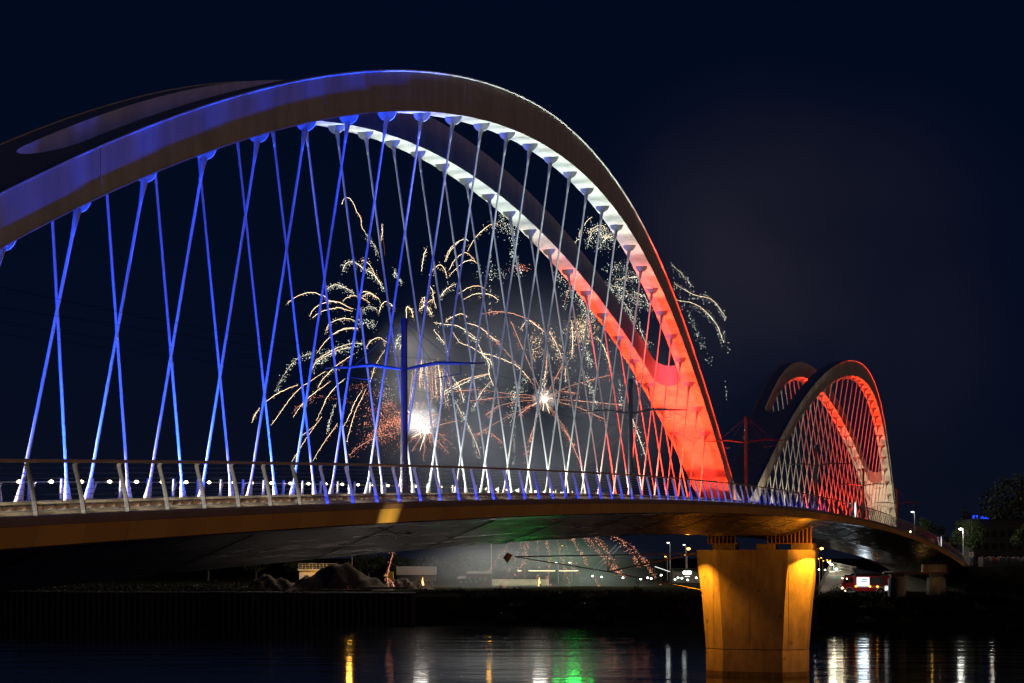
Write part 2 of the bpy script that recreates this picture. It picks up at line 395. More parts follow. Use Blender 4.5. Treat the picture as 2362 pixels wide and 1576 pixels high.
for c in (-LH, LH):
    mb = MB()
    for sg in (-1, 1):
        k = len(mb.v)
        for u in US:
            s = c + u; au = abs(u); o, g = outer(au), gap(au); zu, zo = max(under(s, c), zd(s)-1.2), over(s)
            mb.v += [(s, sg*o, zu), (s, sg*g, zu), (s, sg*g, zo), (s, sg*o, zo)]
        for i in range(len(US)-1):
            g0, g1 = gap(abs(US[i])), gap(abs(US[i+1]))
            for j in range(4):
                if j == 1 and g0 == 0 and g1 == 0: continue
                mb.f.append((k+i*4+j, k+i*4+(j+1) % 4, k+(i+1)*4+(j+1) % 4, k+(i+1)*4+j))
    ar = mb.build('arch', M['arch'], bridge); arches.append(ar)
    # protruding flange lips along the outer edges (they catch the floodlights)
    for sg in (-1, 1):
        for nm, ov, th, top in (('top_flange', .09, .04, True), ('bottom_flange', .045, .04, False)):
            rings = []
            for u in US:
                s = c + u; au = abs(u); o = outer(au); z = over(s) if top else max(under(s, c), zd(s)-1.2)
                z0, z1 = (z-.012, z+th) if top else (z-th+.012, z+.012)
                rings.append([(s, sg*(o-.03), z-.07 if top else z0), (s, sg*(o+ov), z0), (s, sg*(o+ov), z1), (s, sg*(o-.03), z1)])
            mb = MB(); mb.loft(rings); mb.build(nm, M['arch'], ar)
        for u in (-47, -30.5, -14.5, .6, 22, 44):          # welded joints between the rib sections
            s = c + u; au = abs(u); o = outer(au)
            mb = MB(); mb.box((s-.022, sg*o if sg > 0 else -o-.02, under(s, c)+.05), (s+.022, o+.02 if sg > 0 else -o, over(s)-.05)); mb.build('rib_joint', M['arch'], ar)

# hangers --------------------------------------------------------------
HS1 = [(-119.791 + 4.096*i, -121.316 + 4.231*i) for i in range(-4, 28)]       # (top, foot) along the bridge
HS1 = [q for q in HS1 if abs(q[0]+LH) < 56.5]
HB = .3463
mb = MB(); nseg = 12
arc = [(math.cos(math.pi*i/nseg)*.44, -math.sin(math.pi*i/nseg)*.44) for i in range(nseg+1)]
mb.prism([(-.035, t, z) for t, z in arc] , (0,0,0), (.07,0,0)); gus_me = mb.mesh('gusset_plate', M['gusset'])
for c, HS in ((-LH, HS1), (LH, [(a+145, b+145) for a, b in HS1])):
    for s, sf in HS:
        u = abs(s - c); w = min(wu(u), outer(u)-.4)
        zt, zb = under(s, c), zd(sf)
        for sg in (-1, 1):
            top = Vector((s, sg*w, zt - .06)); foot = Vector((sf, sg*HB, zb)); d = (top - foot); L = d.length; d.normalize()
            mb = MB(); mb.tube([foot + d*.8, foot + d*(L-1.0)], .054, 8, False)
            h = mb.build('hanger', M['hanger'], bridge, True)
            # forked sockets at both ends
            mb = MB(); mb.tube([foot - d*.05, foot + d*.35, foot + d*.82, foot + d*.95], [.19, .13, .070, .058], 8); mb.build('foot_socket', M['hanger'], h, True)
            mb = MB(); mb.tube([foot + d*(L-1.15), foot + d*(L-1.1), foot + d*(L-.95), foot + d*(L-.30)], [.055, .066, .066, .13], 8); mb.build('top_socket', M['gusset'], h, True)
            g = link('gusset_plate', gus_me, h, Vector((s, sg*w, zt + .02)) - world_loc(bridge))

# inner railing with lamps ---------------------------------------------
inner = link('walkway_railing', None, bridge)
mb = MB(); mb.tube([(0,2.6,0),(0,2.55,.96),(0,2.55,1.0)], [.062,.058,.03], 8); ip_me = mb.mesh('post', M['hanger'], True)
mb = MB(); mb.obox((-.32,2.9,.42), (.30,0,.40), (0,.012,0), (-.045,0,.03)); mb.tube([(-.05,2.9,.82),(.10,2.9,.87)], .02, 5); br_me = mb.mesh('brace', M['hanger'])
IN0 = -139.5
for i in range(68):
    s = IN0 + SP*i
    if abs(s) < 4: continue
    link('post', ip_me, inner, (s, 0, zd(s)-ZP)); link('brace', br_me, inner, (s+.9, 0, zd(s)-ZP))
IRS = frange(-146, 6, 2.5)
mb = MB(); mb.tube([(s, 3.8, zd(s)+.87) for s in IRS], .022, 6); mb.build('handrail', M['hanger'], inner, True)
for z in (.2, .4, .6, 1.0):
    mb = MB(); mb.tube([(s, 2.55, zd(s)+z) for s in IRS], .007, 3, False); mb.build('cable', M['cable'], inner)
M['lamp_glow'] = glow('warm_white_lamp', (1.0, .78, .46), 9)
mb = MB(); mb.blob((0,0,0), (.12,.07,.065), 8, 6); lamp_me = mb.mesh('lamp', M['lamp_glow'], True)
LS = [-116.81 + SP*i for i in range(-11, 52)]
for i, s in enumerate(LS):
    if s > -31: continue
    if (i*7) % 11 == 3 and i > 24: continue
    loc = Vector((s, 3.74, zd(s)+.88)); link('lamp', lamp_me, inner, loc - world_loc(bridge))
    if i % 2 == 0: light('SPOT', loc + Vector((0,-.14,.0)), 3600, (1.0, .88, .72), (s, .2, zd(s)+.62), size=.06, angle=84, blend=.7)

# floodlights of the arches: one narrow beam at each hanger, colour by position
BLUE, WHITE, RED = Vector((.012, .060, 1.0)), Vector((.84, 1.0, .90)), Vector((1.0, .038, .012))
PEACH = Vector((1.0, .78, .50))
def lerp(a, b, t): t = max(0, min(1, t)); t = t*t*(3-2*t); return a*(1-t) + b*t
def col1(s):
    if s < -70: return lerp(BLUE, WHITE, (s+97)/14)
    return lerp(WHITE, RED, (s+58)/17)
def col2(s):
    if s < 75: return lerp(PEACH, RED, (s-42)/10)
    return lerp(RED, PEACH*.8, (s-100)/9)
for c, colf, gain in ((-LH, col1, 1.0), (LH, col2, .55)):
    for i in range(33):
        s = c - 67.2 + D4*i; u = abs(s-c)
        if u > 68.5: continue
        h = max(under(s, c) - zd(s), 2.2); o = outer(u)
        cc = colf(s); boost = 1.0
        if cc[2] > .95 and cc[0] < .4: boost = 3.6
        elif cc[0] > .95 and cc[1] < .3: boost = 4.4
        for sg in (-1, 1):
            od = (.27 + .48*max(0, min(1, (-84-s)/16))) if c < 0 else (.75 if s < 45 else .27)
            P = 9.6 * 4*math.pi * h*h * .42 * gain * boost
            light('SPOT', (s, sg*(o+od), zd(s)+.25), P*(1 if (u < 46 or s < c) else .55), cc, (s + (.0 if (u < 40 or s < c) else .8), sg*(o-.5+od*.35), zd(s)+h), size=.06, angle=(25 if u < 38 else 31) if (u < 46 or s < c) else 62, blend=.55)
            if i % 2 == 0 and u < 60:            # wide wash on the hangers
                light('SPOT', (s - 6.0, sg*.12, zd(s)+.3), (800 if boost < 2 else (1700 if cc[2] > .9 else 1000))*boost*(.7+.3*gain), cc, (s + .6, sg*1.2, zd(s)+4.0), size=.06, angle=66, blend=.8)

for s_, tt in ((-3.5, -4.6), (2.5, -4.6), (7.5, -4.4)):     # lights round the saddle between the arches
    light('SPOT', (s_, tt, zd(0)+.3), 420, PEACH, (s_+.8, -1.2, zd(0)+1.6), size=.1, angle=110, blend=.6)

# ================================================================== PIERS AND ABUTMENT
def concrete(name, col, dirt=0.4):
    m, t, b = new_mat(name); n, l = t.nodes, t.links
    tc = n.new('ShaderNodeTexCoord'); nz = n.new('ShaderNodeTexNoise'); nz.inputs['Scale'].default_value = 1.3; nz.inputs['Detail'].default_value = 8; nz.inputs['Roughness'].default_value = .65
    mp = n.new('ShaderNodeMapping'); mp.inputs['Scale'].default_value = (1, 1, .35); l.new(tc.outputs['Object'], mp.inputs[0]); l.new(mp.outputs[0], nz.inputs['Vector'])
    n2 = n.new('ShaderNodeTexNoise'); n2.inputs['Scale'].default_value = 7; n2.inputs['Detail'].default_value = 4; l.new(tc.outputs['Object'], n2.inputs['Vector'])
    r = n.new('ShaderNodeValToRGB'); r.color_ramp.elements[0].position = .32; r.color_ramp.elements[0].color = (*[c*(1-dirt) for c in col], 1); r.color_ramp.elements[1].position = .62; r.color_ramp.elements[1].color = (*col, 1)
    l.new(nz.outputs['Fac'], r.inputs['Fac'])
    v = n.new('ShaderNodeTexVoronoi'); v.inputs['Scale'].default_value = .55; l.new(tc.outputs['Object'], v.inputs['Vector'])   # tie-rod holes and stains
    mr = n.new('ShaderNodeMapRange'); mr.inputs['From Min'].default_value = .03; mr.inputs['From Max'].default_value = .14; mr.inputs['To Min'].default_value = .45; mr.inputs['To Max'].default_value = 1
    l.new(v.outputs['Distance'], mr.inputs['Value'])
    mx = n.new('ShaderNodeVectorMath'); mx.operation = 'SCALE'; l.new(r.outputs['Color'], mx.inputs[0]); l.new(mr.outputs[0], mx.inputs['Scale'])
    l.new(mx.outputs[0], b.inputs['Base Color']); b.inputs['Roughness'].default_value = .85
    bp = n.new('ShaderNodeBump'); bp.inputs['Strength'].default_value = .35; bp.inputs['Distance'].default_value = .03
    l.new(n2.outputs['Fac'], bp.inputs['Height']); l.new(bp.outputs[0], b.inputs['Normal'])
    return m
M['conc'] = concrete('pier_concrete', (.40, .37, .32))
M['conc_dark'] = concrete('wet_concrete', (.20, .18, .15), .6)
pier = thing('river_pier', 'tall flaring concrete river pier lit orange by lamps at both ends', 'pier', (0, -2.68, 0))
def pier_ring(z, hl, hs, ch, c=-2.68):
    return [(-hs, c+hl-ch, z), (-hs, c-hl+ch, z), (-hs+1.7, c-hl, z), (hs-1.7, c-hl, z), (hs, c-hl+ch, z), (hs, c+hl-ch, z), (hs-1.7, c+hl, z), (-hs+1.7, c+hl, z)]
mb = MB(); mb.loft([pier_ring(-1.5, 4.66, 2.62, 1.9), pier_ring(.42, 4.66, 2.62, 1.9)]); mb.build('footing_band', M['conc_dark'], pier)
mb = MB(); mb.loft([pier_ring(.424, 4.66, 2.60, 1.9), pier_ring(2.40, 4.66, 2.60, 1.9)]); mb.build('plinth', M['conc'], pier)
mb = MB(); mb.loft([pier_ring(2.40, 4.60, 2.54, 1.9), pier_ring(2.47, 4.60, 2.54, 1.9)]); mb.build('joint', M['conc_dark'], pier)
mb = MB(); mb.loft([pier_ring(2.47, 4.66, 2.60, 1.9), pier_ring(7.0, 5.02, 2.66, 2.05), pier_ring(10.6, 5.46, 2.75, 2.2), pier_ring(11.2, 5.52, 2.78, 2.25), pier_ring(11.58, 5.52, 2.78, 2.25)]); mb.build('shaft', M['conc'], pier)
for t in (.9, -2.4, -6.0):                                 # shuttering ribs left on the front face
    mb = MB(); mb.obox((-2.655, t, 6.4), (.008, 0, 0), (0, .02, 0), (-.055, 0, 3.7)); mb.build('shutter_seam', M['conc'], pier)
zk = ZP - 2.08
for t, w in ((.3, 1.0), (-3.6, .8), (-7.0, 1.0)):
    mb = MB(); mb.box((-1.2, t-w, 11.58), (1.2, t+w, 12.12)); mb.build('bearing_block', M['conc_dark'], pier)
for t0, t1 in ((-.9, 1.7), (-7.9, -3.9)):                  # stiffened cross-beam under the girder
    cb = MB(); cb.box((-1.6, t0, 12.12), (1.6, t1, 12.20)); cb.build('cross_beam', M['rust'], pier)
    k = t0
    while k < t1 - .02:
        mb = MB(); mb.box((-1.6, k, 12.20), (-1.35, k+.07, zk + (0.04 if k > -5.6 else (-5.6-k)*.354))); mb.build('stiffener', M['rust'], pier); k += .36
    mb = MB(); mb.prism([(-1.33, t0, 12.2), (-1.33, t1, 12.2), (-1.33, t1, zk+.02), (-1.33, max(t0,-5.6), zk+.02), (-1.33, t0, zk+.02+max(0,(-5.6-t0))*.354)], (0,0,0), (.05,0,0)); mb.build('web_plate', M['steel_dark'], pier)
M['sodium'] = glow('sodium_lamp', (1.0, .50, .05), 22)
SOD = (1.0, .30, .012)
for nm, tl, tg in (('near', -9.0, (-1.9, -7.4, 7.6)), ('far', 3.25, (-2.2, 2.2, 6.6))):
    sg = -1 if tl < 0 else 1; y0 = -2.68 + sg*5.5
    mb = MB(); mb.tube([(-1.6, y0, 11.62), (-2.6, tl, 11.75)], .04, 6); arm = mb.build('lamp_bracket', M['steel_dark'], pier)
    mb = MB(); mb.blob((-2.7, tl, 11.68), (.15, .15, .10), 8, 5); mb.build('lamp_head', M['sodium'], arm)
    light('SPOT', (-2.35 if sg < 0 else -3.55, tl + sg*.35, 11.62), 6000, SOD, tg, size=.05, angle=86, blend=.2 if sg < 0 else .85)
    light('POINT', (-6.5, tl, 11.4), 230, SOD, size=.2)  # added soft sodium fill standing off the pier face
    light('SPOT', (-3.0, tl, 11.8), 700, SOD, (-9 if sg > 0 else 1.5, tl*.6, zk), size=.1, angle=120, blend=.6)

# abutment columns on the far bank
for nm, x0, x1, lab in (('a', 2048, 2090, 'dark concrete column behind the fire engine, left of the two'), ('b', 2138, 2181, 'dark concrete column under the bridge end, right of the two')):
    Z = 296; p = atz((x0+x1)/2, 4.9, Z); w = (x1-x0)/2*Z/FPX
    c = thing('bank_column', lab, 'column', p, math.atan2(RT.y, RT.x), 'columns under the bridge end')
    mb = MB(); mb.lathe((0,0,0), [(w, -1.5), (w*.97, 2.6), (w*1.02, 2.62), (w*1.02, 2.75), (w*.8, 2.78), (w*.75, 3.0)], 20); o = link('shaft', mb.mesh('shaft', M['conc']), c)
    mb = MB(); mb.box((-w*.7, -.7, 3.0), (w*.7, .7, 3.5)); link('bearing', mb.mesh('bearing', M['conc_dark']), c)
cb = thing('abutment_crossbeam', 'ribbed yellow-lit steel cross-beam resting on the far columns', 'beam', atz(2110, 8.35, 296), math.atan2(RT.y, RT.x))
mb = MB(); mb.box((-5.0, -.6, -.0), (5.2, .6, .25)); link('lower_flange', mb.mesh('lower_flange', M['rust']), cb)
mb = MB(); mb.box((-.04, -.6, .25), (.04, .6, 1.5)); st_me = mb.mesh('stiffener', M['panel_b'])
for k in range(14): link('stiffener', st_me, cb, (1.2 + k*.28, 0, 0))
light('POINT', atz(2150, 7.6, 293), 12, (1, .55, .12), size=.1)

ab = thing('abutment', 'dark concrete abutment wall under the right end of the bridge', 'wall', atz(2240, 4, 330))
P0 = Vector((184, -10.6, 0)); 
mb = MB(); mb.add([(150,-10.4,3),(236,-10.4,3),(236,6,3),(150,6,3),(186,-10.4,zd(184)-.9),(236,-10.4,zd(184)-.9),(236,6,zd(184)-.9),(186,6,zd(184)-.9)],
                  [(0,3,2,1),(4,5,6,7),(0,1,5,4),(1,2,6,5),(2,3,7,6),(3,0,4,7)]); mb.build('retaining_wall', M['conc_dark'], ab)
# raised embankment with the promenade where people stand
vs = []; EX = [2232, 2262, 2310, 2370, 2600, 3200]
for x in EX: vs += [atz(x, 4.9, 318), atz(x, 9.2, 331), atz(x, 9.4, 334), atz(x, 9.5, 480)]
fs = [(i*4+k, (i+1)*4+k, (i+1)*4+k+1, i*4+k+1) for i in range(len(EX)-1) for k in range(3)]
mb = MB(); mb.add(vs, fs); tag(mb.build('promenade_embankment', M['soil']), 'dark embankment carrying the promenade at the right', 'embankment', kind='structure')

# ================================================================== MASTS AND WIRES
lab_m = ['tall blue-lit catenary mast with two arms in front of the fireworks', 'dark catenary mast beside the red leg of the large arch',
         'dark red-rimmed catenary mast between the two arches', 'dark catenary mast in front of the small arch hangers',
         'dark catenary mast near the right foot of the small arch', 'distant catenary mast behind the right foot of the small arch']
TM, HM, HA, AA = -4.67, 7.81, 5.66, 3.66
mb = MB(); mb.tube([(0,0,.12),(0,0,3.5),(0,0,HM-.35),(0,0,HM-.3)], [.165,.15,.13,.135], 12); mb.tube([(0,0,HM-.3),(0,0,HM)], [.165,.165], 8); pole_me = mb.mesh('pole', M['steel_dark'])
mb = MB(); mb.lathe((0,0,0), [(.52, .056), (.52, .13), (.46, .16), (.20, .17)], 20); plinth_me = mb.mesh('plinth', M['hanger'])
arm_me = []
for sg in (-1, 1):
    mb = MB(); mb.tube([(0, sg*.12, HA-.02), (0, sg*.6, HA+.06), (0, sg*1.5, HA+.20), (0, sg*2.6, HA+.14), (0, sg*AA, HA+.12)], [.05,.07,.085,.06,.03], 6)
    arm_me.append(mb.mesh('arm', M['steel_dark']))
reg_me = []
for sg in (-1, 1):
    mb = MB(); mb.tube([(0, sg*2.55, HA+.1), (0, sg*2.55, HA-.32)], .018, 5); mb.tube([(0, sg*2.55, HA-.30), (0, sg*1.4, HA-.46)], .018, 5); reg_me.append(mb.mesh('steady_arm', M['steel_dark']))
stay_me = []
for sg in (-1, 1):
    mb = MB(); mb.tube([(0, sg*.1, HM-.15), (0, sg*2.3, HA+.17)], .012, 4); mb.tube([(0, sg*.1, HM-.25), (0, sg*1.3, HA+.2)], .010, 4); stay_me.append(mb.mesh('stay', M['cable']))
for k in range(6):
    s = -98.04 + 40.6245*k
    m = thing('catenary_mast', lab_m[k], 'mast', (s, TM, zd(s)), 0, 'catenary masts along the bridge')
    link('pole', pole_me, m); link('plinth', plinth_me, m)
    for q in range(2): link('arm', arm_me[q], m); link('stay', stay_me[q], m); link('steady_arm', reg_me[q], m)
for t, z, lab in ((-2.4, 5.16, 'thin contact wire over the far tram track'), (-6.95, 5.16, 'thin contact wire over the near tram track'), (-2.4, 5.9, 'thin carrier wire over the far tram track'), (-6.95, 5.9, 'thin carrier wire over the near tram track')):
    pts = []
    for k in range(-1, 7):
        for q in range(6):
            a = q/6; s = -98.04 + 40.6245*(k+a); pts.append((s, t, zd(s) + z - (4*.45*a*(1-a) if z > 5.5 else 0)))
    mb = MB(); mb.tube(pts, .006, 3, False); tag(mb.build('overhead_wire', M['wire']), lab, 'wire')
light('SPOT', (-103.5, TM, zd(-103)+.3), 2600, BLUE, (-98.04, TM, zd(-98)+6.5), angle=46, blend=.4)

# round lit signs on the parapet
M['signwhite'] = glow('lit_sign_face', (.93, .96, 1.0), 1.25, True)
for s, lab in ((13.2, 'round white lit sign on the parapet just right of the pier'), (116.9, 'round white lit sign on the parapet near the far end')):
    g = thing('navigation_sign', lab, 'sign', (s, -9.98, zd(s)+.68), 0, 'round lit signs on the parapet')
    mb = MB(); mb.prism([(.78*math.cos(2*math.pi*i/28), 0, .78*math.sin(2*math.pi*i/28)) for i in range(28)], (0,0,0), (0,-.05,0)); link('face', mb.mesh('face', M['signwhite']), g)
    mb = MB(); mb.loft([[(r*math.cos(2*math.pi*i/28), y, r*math.sin(2*math.pi*i/28)) for i in range(28)] for r, y in ((.79,-.07),(.84,-.07),(.84,.04),(.79,.04))], True, False); link('rim', mb.mesh('rim', M['rail_post']), g)
g = thing('edge_lamp', 'small white lamp on the bridge edge right of the small arch', 'lamp', (70, -9.96, zd(70)+.05))
mb = MB(); mb.blob((0,0,0), (.4,.06,.13), 8, 5); link('glass', mb.mesh('glass', M['lamp_glow']), g)
mb = MB(); mb.box((-.45,.03,-.16),(.45,.07,.16)); link('housing', mb.mesh('housing', M['rail_post']), g)

# boom on the pier
M['boom'] = paint('boom_steel', (.13, .12, .12), .5)
M['yellow'] = paint('yellow_paint', (.62, .44, .05), .5)
bm_ = thing('radar_boom', 'slender dark steel boom with yellow tip reaching left from the pier', 'boom', (-1.6, 2.1, 9.6))
Aa, Bb, Cc, Dd = Vector((-1.3, 2.75, 11.25)), Vector((-1.6, 20.4, 10.95)), Vector((-1.6, 11.2, 9.55)), Vector((-1.2, 2.35, 7.85))
for a, b, r, nm in ((Aa, Bb, .065, 'top_chord'), (Bb, Cc, .06, 'lower_chord'), (Cc, Dd, .06, 'lower_chord'), (Cc, Aa, .075, 'tie'), (Cc, Aa*.53 + Bb*.47 + Vector((0,.25,0)), .04, 'strut'), (Cc, Aa*.53 + Bb*.47 - Vector((0,.45,0)), .04, 'strut')):
    mb = MB(); mb.tube([a, b], r, 6); mb.build(nm, M['boom'], bm_)
mb = MB(); mb.add([Bb + Vector(v) for v in ((0,.2,.15),(0,.75,.42),(.35,.75,-.1),(-.35,.75,-.1),(0,.75,-.62),(0,1.15,-.1))], [(0,1,2),(0,1,3),(0,2,4),(0,3,4),(1,2,5),(1,3,5),(2,4,5),(3,4,5)]); mb.build('reflector', M['yellow'], bm_)

def nth(i):
    w = ['first','second','third','fourth','fifth','sixth','seventh','eighth','ninth','tenth','eleventh','twelfth','thirteenth','fourteenth','fifteenth','sixteenth','seventeenth','eighteenth','nineteenth']
    if i < 19: return w[i]
    t = ['twentieth','thirtieth','fortieth','fiftieth'][(i+1)//10-2]; u = (i+1) % 10
    return t if u == 0 else {2:'twenty',3:'thirty',4:'forty',5:'fifty'}[(i+1)//10] + '-' + w[u-1]
# ================================================================== FAR BANK THINGS
RZ = math.atan2(RT.y, RT.x)                               # local x runs to the right in the picture, local y away
GZ = 5.1
def local(name, label, cat, x, Z, z=GZ, rz=0.0, group=None): return thing(name, label, cat, atz(x, z, Z), RZ + rz, group)
def part(mb, name, mat, parent, smooth=False): return link(name, mb.mesh(name, mat, smooth), parent)
def mpx(Z): return Z / FPX                                # metres for one photograph pixel at that depth

# quay wall of sheet piles (each pile its own piece) with concrete coping
M['pile'] = paint('sheet_pile', (.060, .050, .045), .7, var=.3, scale=2)
quay = thing('quay_wall', 'dark sheet-pile quay wall below the gravel heaps', 'wall', atz(600, 0, 312))
for i in range(150):
    x = -60 + i*6.8; Z = (bank_line(x) if x > 500 else 315 + (600-x)*.01) - .5
    a, b = atz(x, -1, Z), atz(x+6.6, -1, Z); off = FW * (.18 if i % 2 else 0)
    mb = MB(); mb.prism([a+off, b+off, b+off+FW*.12, a+off+FW*.12], (0,0,0), (0,0,6.0)); mb.build('pile', M['pile'], quay)
for i in range(15):
    x = -60 + i*68; Z = (bank_line(x) if x > 500 else 315 + (600-x)*.01) - .7; Z2 = (bank_line(x+67) if x > 440 else 315 + (533-x)*.01) - .7
    mb = MB(); mb.prism([atz(x, 5.0, Z), atz(x+67.3, 5.0, Z2), atz(x+67.3, 5.0, Z2+1.3), atz(x, 5.0, Z+1.3)], (0,0,0), (0,0,.24)); mb.build('coping_stone', M['conc'], quay)

# gravel heaps
def heap(label, x0, x1, ytop, Z, peak=.5, seed=0):
    r = random.Random(seed); k = mpx(Z); W2 = (x1-x0)/2*k; H = CAMZ + (YH-ytop)*k - GZ
    h = local('gravel_heap', label, 'gravel heap', (x0+x1)/2, Z, group='gravel heaps on the quay')
    n, m = 44, 16; vs = []; ph = [r.uniform(0, 6.28) for _ in range(6)]
    for i in range(n+1):
        for j in range(m+1):
            a = i/n*2-1; b = j/m*2-1
            pk = (peak-.5)*2
            q = 1 - abs(a-pk)/(1-pk if a > pk else 1+pk); 
            ridge = max(0, q)**.85 * max(0, 1-abs(b)**1.3)
            z = H*min(.97, ridge*1.12)*(1+.05*math.sin(7*a+ph[0])) + (.22*math.sin(13*a+5*b+ph[1]) + .16*math.sin(23*a-9*b+ph[2]))*min(1, ridge*4)
            vs.append((a*W2, b*W2*.55+W2*.55, max(0, z)-.05))
    fs = [(i*(m+1)+j, (i+1)*(m+1)+j, (i+1)*(m+1)+j+1, i*(m+1)+j+1) for i in range(n) for j in range(m)]
    mb = MB(); mb.add(vs, fs); part(mb, 'pile_of_gravel', M['gravel'], h, True)
heap('largest pale gravel heap in the middle of the quay', 655, 905, 1300, 332, .46, 1)
heap('low gravel heap at the left end of the quay', 560, 712, 1327, 336, .28, 2)
heap('small flat gravel heap right of the large heap', 880, 1000, 1335, 350, .3, 3)

# red barrel, timber stacks
br = local('red_barrel', 'small red barrel at the foot of the large gravel heap', 'barrel', 799, 324)
mb = MB(); mb.lathe((0,0,0), [(.3,0),(.33,.05),(.33,.3),(.35,.32),(.33,.34),(.33,.62),(.35,.64),(.33,.66),(.33,.95),(.3,.98)], 12); part(mb, 'body', paint('red_drum', (.45,.02,.015), .4), br)
for x0, x1, z, lab in ((732, 858, .1, 'lower stack of dark beams lying on the quay'), (828, 940, .5, 'upper stack of dark beams lying on the quay')):
    bs = local('beam_stack', lab, 'beams', (x0+x1)/2, 321, GZ); w = (x1-x0)/2*mpx(321)
    for q in range(4):
        mb = MB(); mb.box((-w+q*.2, q*.35, z), (w-q*.3, q*.35+.25, z+.3)); part(mb, 'beam', M['pile'], bs)

# yellow-lit control house with railing
ch = local('lock_house', 'small building with railed roof lit yellow behind the gravel heap', 'building', 735, 420)
k = mpx(420); M['plaster'] = paint('plaster_wall', (.55,.48,.36), .8, var=.15, scale=1)
mb = MB(); mb.box((-4.3,0,0),(4.0,5,2.9)); part(mb, 'wall', M['plaster'], ch)
mb = MB(); mb.box((-4.6,-.4,2.9),(4.3,5.3,3.35)); rf = part(mb, 'roof', M['conc'], ch)
for q in range(12):
    mb = MB(); mb.tube([(-4.4+q*.78,-.3,3.35),(-4.4+q*.78,-.3,4.5)], .04, 5); part(mb, 'post', M['zinc'], rf)
for z in (3.7, 4.1, 4.5):
    mb = MB(); mb.tube([(-4.5,-.3,z),(4.2,-.3,z)], .035, 5); part(mb, 'rail', M['zinc'], rf)
mb = MB(); mb.box((-3.2,-.06,.4),(-2.2,-.01,1.9)); part(mb, 'window', M['steel_dark'], ch)
mb = MB(); mb.box((1.0,-.5,2.6),(3.8,-.05,.2)); part(mb, 'bay', M['plaster'], ch)
light('POINT', atz(752, GZ+3.2, 415), 700, (1,.44,.03), size=.3)
light('POINT', atz(715, GZ+5.2, 416), 400, (1,.44,.03), size=.3)

# sodium lamps whose heads stand behind the girder
def street_lamp(x, y, Z, label, col, power, strength=20, z0=GZ, hs=.32, group=None, pole=True):
    p = at(x, y, Z); L = thing('street_lamp', label, 'street lamp', (p.x, p.y, z0), RZ, group); h = p.z - z0
    if pole:
        mb = MB(); mb.tube([(.5,.2,0),(.5,.2,h*.5),(.45,.2,h-.25),(.0,.1,h+.12)], [.09,.07,.05,.04], 6); part(mb, 'pole', M['zinc'], L)
        mb = MB(); mb.box((-.35,-.18,h+.06),(.35,.18,h+.14)); part(mb, 'hood', M['steel_dark'], L)
    mb = MB(); mb.blob((0,0,h), (hs,hs*.7,hs*.42), 8, 5); part(mb, 'lens', glow('lamp_lens', col, strength), L, True)
    if power: light('POINT', p - FW*.6 - Vector((0,0,.35)), power*.5, col, size=.5)
    return L
ORG, WHT = (1,.47,.06), (.86,1,.94)
street_lamp(806, 1236, 372, 'orange street lamp on a striped pole behind the bridge deck at left', ORG, 1300, 26)
street_lamp(1128, 1222, 400, 'orange street lamp behind the bridge deck under the fireworks', ORG, 260, 14)
street_lamp(1541, 1252, 430, 'tall white street lamp left of the pier', (.95,1,1), 60, 5)
street_lamp(1578, 1257, 440, 'tall white street lamp next to the pier, lower of two', (.9,1,.95), 40, 4)
street_lamp(1535, 1284, 470, 'small orange street lamp between the boom and the pier', ORG, 40, 9, hs=.25)
street_lamp(1581, 1281, 470, 'small orange street lamp close to the boom root', ORG, 40, 9, hs=.25)
street_lamp(1297, 1259, 480, 'faint orange street lamp among the falling sparks', ORG, 0, 4, hs=.2)
street_lamp(1283, 1298, 430, 'pale street lamp above the light strips, left of the pair', (1,.9,.7), 30, 6, hs=.3)
street_lamp(1314, 1298, 430, 'pale street lamp above the light strips, right of the pair', (1,.9,.7), 30, 6, hs=.3)
street_lamp(1886, 1289, 420, 'orange street lamp right of the pier, brightest of its cluster', ORG, 60, 14, hs=.28)
for i, (x, y) in enumerate(((1894,1287),(1899,1294),(1908,1292),(1909,1295),(1915,1293))):
    street_lamp(x, y, 520 + i*12, 'tiny orange street lamp, %s from the left in the distant cluster' % nth(i), ORG, 0, 7, hs=.22, group='distant orange lamps right of the pier', pole=False if i % 2 else True)
street_lamp(1912, 1297, 380, 'white street lamp over the top of the service ramp', (1,.93,.75), 260, 20, hs=.3)
street_lamp(1918, 1302, 360, 'bright white street lamp beside the service ramp', (1,.9,.68), 420, 12, hs=.30)
street_lamp(2105, 1181, 400, 'white street lamp between the small arch and the trees', (.95,1,.92), 120, 14, 9.4)
street_lamp(2216, 1220.5, 342, 'large bright white street lamp among the trees at right', (1,1,.88), 900, 12, 9.4, .42)
def low_lamp(x, y, Z, col, st, lab, grp=None, s=.22):
    p = at(x, y, Z); L = thing('work_lamp', lab, 'lamp', (p.x, p.y, GZ), RZ, grp); h = max(.3, p.z-GZ)
    mb = MB(); mb.tube([(0,.1,0),(0,.1,h)], .03, 5); part(mb, 'stand', M['steel_dark'], L)
    mb = MB(); mb.blob((0,0,h), (s,s*.7,s*.75), 8, 5); part(mb, 'lens', glow('work_lamp_lens', col, st), L, True)
for i, (x, y) in enumerate(((1367,1329),(1388,1331),(1437,1333),(1478,1336),(1494,1333),(1502,1335),(1525,1327),(1557,1337),(1564,1333),(1573,1334),(1586,1338),(1606,1333))):
    low_lamp(x, y, 405, (.80,1,.86), 11, 'cold white work lamp, %s from the left in the row left of the pier' % nth(i), 'row of cold white work lamps')
for i, (x, y) in enumerate(((1879,1313),(1881,1317),(1889,1314),(1903,1315))):
    low_lamp(x, y, 360, (1,.97,.86), 9, 'small white work lamp, %s to the right of the pier' % nth(i), 'white work lamps right of the pier', .17)
low_lamp(1929, 1313, 345, (.25,1,.80), 16, 'green signal lamp at the top of the service ramp', None, .26)
